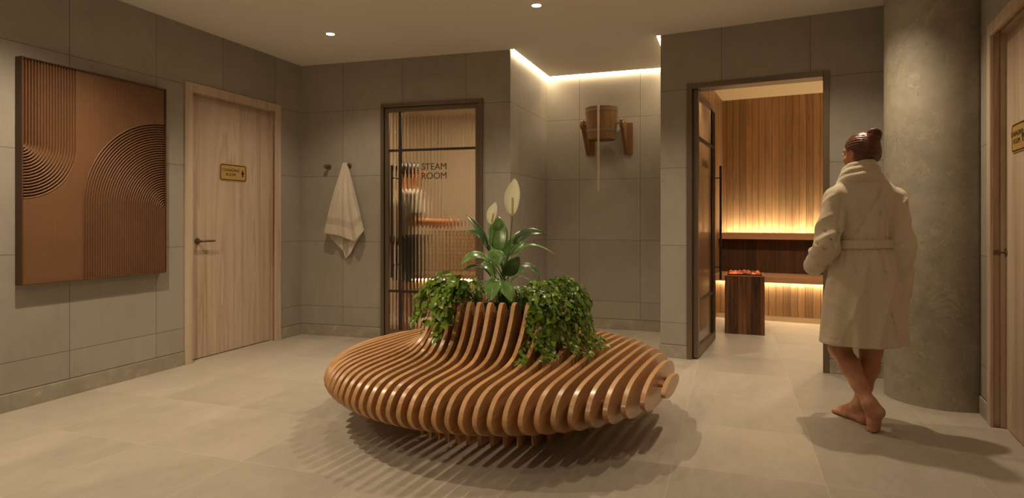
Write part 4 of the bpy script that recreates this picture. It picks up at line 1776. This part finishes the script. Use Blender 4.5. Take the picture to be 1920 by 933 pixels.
def sdf_head(F, c, R, s=1.0, neck_to=None):
    q = lambda x, y, z: np.array(c) + R @ (np.array((x, y, z)) * s)
    F.ell(q(0, -.012, .028), V(.074, .093, .086) * s, .01, R)
    F.ell(q(0, .030, -.040), V(.056, .060, .076) * s, .03, R)
    F.ell(q(0, .078, -.098), V(.022, .018, .018) * s, .03, R)
    F.ell(q(0, .080, .030), V(.052, .016, .014) * s, .02, R)
    for sx in (-1, 1):
        F.ell(q(sx * .032, .098, .010), V(.016, .012, .011) * s, .010, R, cut=True)
        F.ell(q(sx * .040, .066, -.030), V(.020, .020, .022) * s, .02, R)
    F.cone(q(0, .088, .012), q(0, .104, -.028), .008 * s, .012 * s, .010)
    for sx in (-1, 1):
        F.ell(q(sx * .012, .096, -.032), V(.009, .010, .008) * s, .006, R)
    F.ell(q(0, .086, -.060), V(.024, .011, .007) * s, .006, R)
    F.ell(q(0, .084, -.071), V(.021, .011, .008) * s, .006, R)
    for sx in (-1, 1):
        Re = R @ rotm(sx * -.35)
        F.ell(q(sx * .077, -.006, -.008), V(.009, .019, .031) * s, .005, Re)
        F.ell(q(sx * .084, -.002, -.006), V(.005, .010, .019) * s, .004, Re, cut=True)
    if neck_to is not None:
        F.cone(q(0, -.022, -.065), neck_to, .052 * s, .058 * s, .03)


def sdf_hand(F, w, a, l, n, s=1.0, curl=.5):
    """w wrist, a along the hand, l towards the thumb, n palm side"""
    a, l, n = unit(a), unit(l), unit(n)
    offs = (.030, .010, -.010, -.028)
    lens = (.070, .078, .073, .056)
    for k in range(4):
        kn = w + a * (.088 - .004 * abs(k - 1)) * s + l * offs[k] * s
        F.cone(w + l * offs[k] * .5 * s + a * .012 * s, kn, .0135 * s, .0105 * s, .010)
        p = kn
        for q, (fr_, r0, r1) in enumerate(((.44, .0095, .0088), (.32, .0088, .0080), (.24, .0080, .0066))):
            an = curl * (q + .7) * .7
            d = a * math.cos(an) + n * math.sin(an) + l * (offs[k] * 1.2)
            p2 = p + unit(d) * lens[k] * fr_ * s
            F.cone(p, p2, r0 * s, r1 * s, .004)
            p = p2
    p = w + a * .018 * s + l * .022 * s
    for d, L_, r0, r1 in ((a * .55 + l * .75 + n * .25, .044, .0145, .0115), (a * .85 + l * .35 + n * .35, .034, .0112, .0098), (a * .95 + l * .1 + n * .4, .026, .0098, .0076)):
        p2 = p + unit(d) * L_ * s
        F.cone(p, p2, r0 * s, r1 * s, .006)
        p = p2


def sdf_foot(F, heel, ball, ankle, toe_dir, side, s=1.0):
    """side = +1 when the big toe lies on the +lateral side"""
    fwd = unit(np.array(ball) - np.array(heel))
    td = unit(toe_dir)
    lat = unit(np.cross(td, (0, 0, 1)))
    F.cone(heel, ankle, .030 * s, .033 * s, .02)
    F.cone(heel, ball, .029 * s, .024 * s, .02)
    F.cone(ankle, np.array(ball) + np.array((0, 0, .012)), .034 * s, .022 * s, .03)
    for k, (o, L_, r) in enumerate(((.026, .050, .0125), (.009, .050, .0095), (-.006, .046, .009), (-.019, .040, .0085), (-.031, .032, .008))):
        b = np.array(ball) + lat * side * o * s + td * (-.006 - .006 * k) * s
        F.cone(np.array(heel) * .35 + np.array(ball) * .65 + lat * side * o * .7 * s, b, .020 * s, .0145 * s, .014)
        t0 = b + td * .016 * s
        t0[2] = b[2] - .003
        t1 = b + td * L_ * s
        t1[2] = max(r * .92, b[2] - .012)
        F.cone(b, t0, .0135 * s, r, .008)
        F.cone(t0, t1, r * .95, r, .004)
    for sg in (-1, 1):
        F.ell(np.array(ankle) + lat * sg * .030 * s, V(.013, .013, .014) * s, .014)


def sdf_leg(F, hip, knee, ankle, s=1.0, back=(0, -1, 0)):
    hip, knee, ankle, back = (np.array(q, float) for q in (hip, knee, ankle, back))
    F.cone(hip, knee, .088 * s, .056 * s, .03)
    c1 = knee * .70 + ankle * .30 + back * .016
    F.cone(knee, c1, .052 * s, .053 * s, .03)
    F.cone(c1, knee * .35 + ankle * .65 + back * .006, .051 * s, .040 * s, .03)
    F.cone(knee * .35 + ankle * .65 + back * .006, ankle, .038 * s, .031 * s, .03)


# ---------------- the woman in the bathrobe
PW0 = Vector((1.976, 3.45, 0))


def pl(px, py, Y):
    p = W(px, py, Y) - PW0
    return V(p.x, p.y, p.z)


woman = empty('person', PW0)
tag(woman, 'barefoot person in a cream bathrobe with brown hair bun walking to the sauna', 'person')
M_skin = mat_skin('skin', rgb(188, 136, 106))
M_robe = mat_terry('robe_terry', rgb(198, 184, 160), rgb(224, 211, 188))
M_hair = mat_hair('brown_hair', rgb(58, 27, 18), rgb(118, 58, 36))
F = Field((-.36, -.32, -.01), (.40, .46, 1.70), .0055)
hipL, hipR = V(-.085, .0, .86), V(.085, .0, .86)
kneeL = pl(1574, 652, 3.54); kneeR = pl(1633, 656, 3.52)
ankL = pl(1631, 757, 3.335); ankR = pl(1615, 764, 3.50)
heelL = pl(1647, 772, 3.305); heelL[2] = max(heelL[2], .10)
ballL = pl(1636, 801, 3.36); ballL[2] = .016
heelR = pl(1621, 790, 3.465); heelR[2] = .030
ballR = heelR + V(-.035, .165, 0); ballR[2] = .022
ankR = heelR + V(-.012, .035, .062)
sdf_leg(F, hipL, kneeL, ankL, 1.0, (.1, -.9, -.3))
sdf_leg(F, hipR, kneeR, ankR, 1.02, (0, -1, 0))
sdf_foot(F, heelL, ballL, ankL, V(-.25, .97, 0), 1)
sdf_foot(F, heelR, ballR, ankR, V(-.18, .98, 0), -1)
F.ell(V(0, 0, .92), V(.145, .10, .13), .04)
F.cone(V(0, 0.01, 1.0), V(0, .01, 1.20), .095, .10, .06)
F.ell(V(0, .01, 1.22), V(.14, .085, .15), .04)
F.cone(V(-.13, 0.01, 1.29), V(.13, 0.01, 1.28), .045, .045, .04)
shL, shR = V(-.165, .0, 1.285), V(.175, -.01, 1.275)
elL = pl(1549, 462, 3.40); wrL = pl(1527, 497, 3.60)
elR = pl(1694, 462, 3.37); wrR = pl(1689, 540, 3.40)
for a_, b_, c_ in ((shL, elL, wrL), (shR, elR, wrR)):
    F.cone(a_, b_, .042, .038, .02)
    F.cone(b_, b_ * .6 + c_ * .4, .040, .039, .02)
    F.cone(b_ * .6 + c_ * .4, c_, .038, .026, .02)
sdf_hand(F, wrL, V(.45, .85, -.15), V(.1, .1, 1), V(1, -.3, 0), .95, .8)
sdf_hand(F, wrR, V(-.1, .25, -1), V(-.35, .9, .1), V(-1, 0, 0), .95, .55)
yawH = math.radians(17)
RH = rotm(yawH, -.10)
hc = np.array(pl(1614, 288, 3.47))
sdf_head(F, hc, RH, .95, V(.0, .0, 1.33))
body = field_obj('body', F, M_skin, woman, 2)
del F

# hair: a cap drawn back into a bun
F = Field(hc - .19, hc + .19, .004)
q = lambda x, y, z: hc + RH @ (V(x, y, z) * .95)


def fn_cap(X, Y, Z):
    x, y, z = X - hc[0], Y - hc[1], Z - hc[2]
    Ri = RH.T / .95
    lx = Ri[0, 0] * x + Ri[0, 1] * y + Ri[0, 2] * z
    ly = Ri[1, 0] * x + Ri[1, 1] * y + Ri[1, 2] * z
    lz = Ri[2, 0] * x + Ri[2, 1] * y + Ri[2, 2] * z

    def el(cy, cz, a, b, c):
        k0 = np.sqrt((lx / a) ** 2 + ((ly - cy) / b) ** 2 + ((lz - cz) / c) ** 2)
        k1 = np.sqrt((lx / a ** 2) ** 2 + ((ly - cy) / b ** 2) ** 2 + ((lz - cz) / c ** 2) ** 2) + 1e-9
        return k0 * (k0 - 1) / k1
    ang = np.arctan2(lx, lz - .02)
    strands = .0016 * np.sin(ang * 34 + 6 * ly * 8) + .001 * np.sin(ang * 61)
    d1 = el(-.014, .030, .083, .103, .095)
    d2 = el(-.052, -.022, .066, .062, .082)
    k = .03
    h = np.maximum(k - np.abs(d1 - d2), 0) / k
    d = np.minimum(d1, d2) - h * h * k * .25 + strands
    front = (ly * .80 - lz * .52) - .020 + .30 * np.maximum(np.abs(lx) - .05, 0)
    low = -.088 - lz - .5 * ly
    ear = np.minimum(np.sqrt(((np.abs(lx) - .086) / 1.2) ** 2 + (ly - .004) ** 2 + (lz + .014) ** 2) - .030, 1)
    return np.maximum(np.maximum(np.maximum(d, front), low * .8), -ear) * .95


F.add(fn_cap, hc - .18, hc + .18, 0)
bunc = q(.004, -.100, .086)
Rb = RH @ rotm(0, .6)


def fn_bun(X, Y, Z):
    x, y, z = X - bunc[0], Y - bunc[1], Z - bunc[2]
    Ri = Rb.T
    lx = Ri[0, 0] * x + Ri[0, 1] * y + Ri[0, 2] * z
    ly = Ri[1, 0] * x + Ri[1, 1] * y + Ri[1, 2] * z
    lz = Ri[2, 0] * x + Ri[2, 1] * y + Ri[2, 2] * z
    ang = np.arctan2(lx, lz)
    rr = np.sqrt((lx / 1.05) ** 2 + lz ** 2 + (ly / .86) ** 2)
    return (rr - .041 - .0042 * np.sin(ang * 3 + rr * 60 + ly * 70) - .0012 * np.sin(ang * 17 + ly * 160)) * .8


F.add(fn_bun, bunc - .06, bunc + .06, .006)
F.cone(q(.003, -.076, .064), q(.004, -.088, .074), .025, .024, .008)
field_obj('hair', F, M_hair, woman, 1)
del F
for sx in (-1, 1):
    bm = bmesh.new()
    bmesh.ops.create_uvsphere(bm, u_segments=16, v_segments=10, radius=.0108)
    o = mesh_obj('eye', bm, M_white, woman, True)
    o.location = q(sx * .031, .0875, .010)

# robe
ZS = [.455, .60, .75, .88, 1.00, 1.04, 1.12, 1.22, 1.30, 1.36, 1.42]
AA = [.236, .228, .212, .190, .150, .145, .152, .160, .158, .120, .08]
BB = [.180, .172, .160, .150, .122, .118, .122, .128, .112, .090, .07]
CXs = [.004, .002, .0, .0, .0, .0, .0, .004, .006, .004, 0]
CYs = [.012, .008, .0, -.004, .0, .0, .0, .0, .0, .0, .0]


def robe_sec(X, Y, Z, shrink=0.0):
    z = np.clip(Z, ZS[0], ZS[-1])
    a = np.interp(z, ZS, AA) - shrink
    b = np.interp(z, ZS, BB) - shrink
    cx, cy = np.interp(z, ZS, CXs), np.interp(z, ZS, CYs)
    x, y = X - cx, Y - cy
    th = np.arctan2(y, x)
    dn = np.clip((1.0 - Z) / .55, 0, 1)
    up = np.clip((Z - 1.03) / .08, 0, 1) * np.clip((1.33 - Z) / .1, 0, 1)
    fold = dn * (.006 * np.cos(7 * th + 1.2 + Z * 2.2) + .0055 * np.cos(11 * th + .4 - Z * 3)) + .007 * np.clip(1 - np.abs(Z - .93) / .12, 0, 1) * np.cos(13 * th + Z * 9)
    fold = fold + up * (.0045 * np.cos(9 * th + Z * 7 + .8) + .004 * np.cos(5 * th - Z * 10))
    # long diagonal creases over the back and the hip
    cr = x * .80 + (Z - 1.0) * .55
    fold = fold - .0025 * np.exp(-((Z - .492) / .004) ** 2)
    sharp = lambda v: 1 - 2 * np.abs(np.sin(v)) ** .7
    fold = fold + 0.0055 * sharp(cr * 19 + .6 * np.sin(Z * 9)) * np.clip((1.34 - Z) / .12, 0, 1) * np.clip(-y / .05, 0, 1)
    fold = fold + .0055 * sharp((x * .9 - (Z - .9) * .28) * 21 + 1) * np.clip((1.0 - Z) / .1, 0, 1)
    r = np.sqrt((x / a) ** 2 + (y / b) ** 2) + 1e-6
    return (r - 1) * np.minimum(a, b) * .92 - fold


F = Field((-.36, -.28, .42), (.36, .46, 1.50), .0062)
F.add(lambda X, Y, Z: np.maximum(robe_sec(X, Y, Z), np.maximum(.458 + .012 * (X / .2) * 0 - Z, Z - 1.40)), (-.3, -.25, .44), (.3, .25, 1.42), 0)
# shoulders, sleeves
sL, sR = V(-.150, .0, 1.278), V(.160, -.01, 1.268)
F.cone(V(-.06, .0, 1.325), sL, .062, .060, .05)
F.cone(V(.06, .0, 1.320), sR, .062, .058, .05)


def sleeve(a, b, c, r0, r1, r2, seed):
    """shoulder, elbow, cuff; gathered cloth"""
    def seg(p, q_, ra, rb, ph):
        p, q_ = np.array(p), np.array(q_)
        ab = q_ - p
        L2 = float(ab @ ab)
        n1 = unit(np.cross(ab, (0.3, 1, .2))); n2 = unit(np.cross(ab, n1))

        def fn(X, Y, Z):
            x, y, z = X - p[0], Y - p[1], Z - p[2]
            t = np.clip((x * ab[0] + y * ab[1] + z * ab[2]) / L2, 0, 1)
            dx, dy, dz = x - t * ab[0], y - t * ab[1], z - t * ab[2]
            th = np.arctan2(dx * n1[0] + dy * n1[1] + dz * n1[2], dx * n2[0] + dy * n2[1] + dz * n2[2])
            return np.sqrt(dx * dx + dy * dy + dz * dz) - (ra + t * (rb - ra)) - .0045 * np.cos(3 * th + t * 7 + ph) - .0045 * (1 - 2 * np.abs(np.sin(t * 7.5 + 1.2 * th + ph)) ** .7)
        m = max(ra, rb) + .01
        F.add(fn, np.minimum(p, q_) - m, np.maximum(p, q_) + m, .004)
    seg(a, b, r0, r1, seed)
    seg(b, c, r1, r2, seed + 2)


cL = wrL + unit(wrL - elL) * -.005
sleeve(sL, elL, cL, .070, .070, .056, .3)
cR = wrR + unit(wrR - elR) * .02
sleeve(sR, elR, cR, .068, .064, .052, 1.4)
for e_, c_, r_ in ((elL, cL, .058), (elR, cR, .054)):
    d_ = unit(c_ - e_)
    F.cone(c_ - d_ * .055, c_ + d_ * .010, r_, r_, .006)
    F.cone(c_ - d_ * .03, c_ + d_ * .14, r_ - .018, r_ - .012, .006, cut=True)
for pts_, r_ in (
        ([(1579, 372), (1574, 410), (1568, 452)], .0065), ([(1660, 376), (1664, 410), (1661, 448)], .0065),
        ([(1654, 348), (1636, 392), (1608, 436)], .0035), ([(1648, 352), (1650, 400), (1646, 446)], .003),
        ([(1571, 470), (1580, 505), (1584, 560)], .004), ([(1655, 468), (1640, 520), (1612, 590)], .0045),
        ([(1650, 470), (1662, 520), (1672, 585), (1683, 636)], .005), ([(1602, 470), (1606, 510)], .003), ([(1548, 432), (1560, 452), (1566, 466)], .005),
        ([(1530, 455), (1548, 468)], .005), ([(1680, 462), (1700, 452)], .004), ([(1682, 500), (1702, 486)], .0035)):
    cr_ = []
    for px_, py_ in pts_:
        lo_, hi_ = 3.0, 3.62                                  # march from behind her to the cloth
        for Yq in np.arange(3.10, 3.60, .0045):
            g_ = np.round((pl(px_, py_, Yq) - F.lo) / F.h).astype(int)
            if (g_ >= 0).all() and (g_ < F.n).all() and F.F[tuple(g_)] < 0:
                cr_.append(pl(px_, py_, Yq + .001))
                break
    for a_, b_ in zip(cr_, cr_[1:]):
        if np.linalg.norm(a_ - b_) < .16:
            F.cone(a_, b_, r_, r_, .012, cut=True)
# hollow below the waist
F.cut(lambda X, Y, Z: np.maximum(robe_sec(X, Y, Z, .016), Z - .80), (-.3, -.25, .42), (.3, .25, .82), .004)
# the collar lies round the neck in two rolls


def roll(c, a, b, tilt, tube_r, tz, k, ph, lo=0.0):
    """elliptical ring of cloth; tilt lowers its front, flattened by tz"""
    def fn(X, Y, Z):
        x, y = X - c[0], Y - c[1]
        z = Z - c[2] + tilt[0] * x + tilt[1] * y
        rr = np.sqrt((x / a) ** 2 + (y / b) ** 2) + 1e-6
        th = np.arctan2(y, x)
        d = (rr - 1) * min(a, b)
        w = 1 + .08 * np.cos(3 * th + ph) + .05 * np.cos(7 * th)
        return (np.sqrt(d * d + (z / tz) ** 2) - tube_r * w) * .8
    F.add(fn, np.array(c) - V(a + .07, b + .07, .2), np.array(c) + V(a + .07, b + .07, .2), k)


roll(V(-.018, .0, 1.372), .094, .088, (-.02, .22), .026, 1.15, .008, .5)
roll(V(-.022, .0, 1.408), .080, .074, (-.06, .30), .024, 1.15, .005, 2.0)
roll(V(-.024, .004, 1.440), .068, .064, (-.10, .34), .020, 1.3, .005, 3.0)
robe = field_obj('bathrobe', F, M_robe, woman, 1)
del F
# belt
F = Field((-.2, -.18, .96), (.2, .22, 1.10), .0045)


def fn_belt(X, Y, Z):
    zz = Z - 1.020 - .10 * X * .2
    d = robe_sec(X, Y, 1.02 + 0 * Z) - .006
    return np.maximum(np.abs(d) - .0055, np.abs(zz) - .021) - .002


F.add(fn_belt, (-.19, -.17, .97), (.19, .2, 1.08), 0)
F.ell(V(.03, .135, 1.015), V(.03, .022, .026), .01)
field_obj('belt', F, M_robe, woman, 1)
del F

# ---------------- the person behind the fluted glass
yP = 6.42
P0 = Vector(((762 - CX) * yP / FPX, yP, 0))
man = empty('person', P0)
tag(man, 'dark haired person in white top and black shorts behind the fluted steam room glass', 'person')
M_skin2 = mat_skin('skin_warm', rgb(206, 138, 92))
M_hair2 = mat_hair('dark_hair', rgb(20, 14, 11), rgb(40, 28, 22))
M_top = mat_terry('white_top', rgb(220, 210, 190), rgb(240, 232, 214))
M_short = mat_terry('black_shorts', rgb(18, 16, 15), rgb(32, 29, 27))
s = 1.0
F = Field((-.35, -.30, -.01), (.60, .40, 1.80), .008)
fwd = unit(V(.85, .45, 0)); sd = unit(np.cross(fwd, (0, 0, 1)))
for sg in (-1, 1):
    hp = V(0, 0, .92) + sd * sg * .09
    kn = V(0, 0, .49) + sd * sg * .10 + fwd * .02
    an = V(0, 0, .085) + sd * sg * .11 - fwd * .01
    sdf_leg(F, hp, kn, an, 1.05, -fwd)
    he = an * V(1, 1, 0) + V(0, 0, .03) - fwd * .035
    sdf_foot(F, he, he + fwd * .165 - V(0, 0, .008), an, fwd, -sg)
F.ell(V(0, 0, .98), V(.15, .13, .13), .04)
F.cone(V(0, 0, 1.05), V(0, 0, 1.28), .125, .14, .06)
F.cone(V(0, 0, 1.40) - sd * .14, V(0, 0, 1.40) + sd * .14, .062, .062, .06)
for sg, hand in ((-1, V(0, 0, 1.10) + fwd * .32 - sd * .10), (1, V(0, 0, 1.13) + fwd * .38 + sd * .12)):
    sh = V(0, 0, 1.40) + sd * sg * .18
    el = V(0, 0, 1.14) + sd * sg * .23 + fwd * .03
    F.cone(sh, el, .050, .042, .03)
    F.cone(el, hand, .042, .029, .02)
    sdf_hand(F, hand, fwd * .95 + V(0, 0, -.1), V(0, 0, 1) - sd * sg * .1, -sd * sg, 1.0, .4)
RH2 = rotm(math.atan2(fwd[1], fwd[0]) - math.pi / 2, -.1)
h2 = V(0, 0, 1.63) + fwd * .03
sdf_head(F, h2, RH2, 1.0, V(0, 0, 1.42))
field_obj('body', F, M_skin2, man, 2)
del F
F = Field(h2 - .2, h2 + .2, .007)
F.ell(h2 + RH2 @ V(0, -.018, .034), V(.086, .104, .096), 0, RH2)
F.cut(lambda X, Y, Z: ((X - h2[0]) * fwd[0] * -.8 + (Y - h2[1]) * fwd[1] * -.8 + (Z - h2[2]) * .55 + .012), h2 - .2, h2 + .2, 0)
F.ell(h2 + RH2 @ V(0, -.11, .06), V(.042, .042, .042), .01, RH2)
field_obj('hair', F, M_hair2, man, 1)
del F
F = Field((-.34, -.32, .85), (.40, .38, 1.52), .008)
F.cone(V(0, 0, .96), V(0, 0, 1.28), .158, .160, .05)
F.cone(V(0, 0, 1.405) - sd * .14, V(0, 0, 1.405) + sd * .14, .072, .072, .05)
for sg in (-1, 1):
    sh = V(0, 0, 1.40) + sd * sg * .18
    el = V(0, 0, 1.14) + sd * sg * .23 + fwd * .03
    F.cone(sh, sh * .35 + el * .65, .064, .066, .03)
    F.cone(sh * .3 + el * .7, sh * .1 + el * .9, .05, .05, .004, cut=True)
F.cut(lambda X, Y, Z: np.maximum(Z - .93, -1) + 0 * X + 0 * Y, (-.3, -.3, .8), (.3, .3, .92), 0)
field_obj('t_shirt', F, M_top, man, 1)
del F
F = Field((-.34, -.34, .45), (.34, .34, 1.06), .008)
F.ell(V(0, 0, .96), V(.172, .152, .12), .03)
for sg in (-1, 1):
    hp = V(0, 0, .92) + sd * sg * .09
    kn = V(0, 0, .55) + sd * sg * .105 + fwd * .01
    F.cone(hp, kn, .112, .098, .03)
    F.cone(kn + V(0, 0, .05), kn - V(0, 0, .15), .085, .09, .004, cut=True)
field_obj('shorts', F, M_short, man, 1)
del F
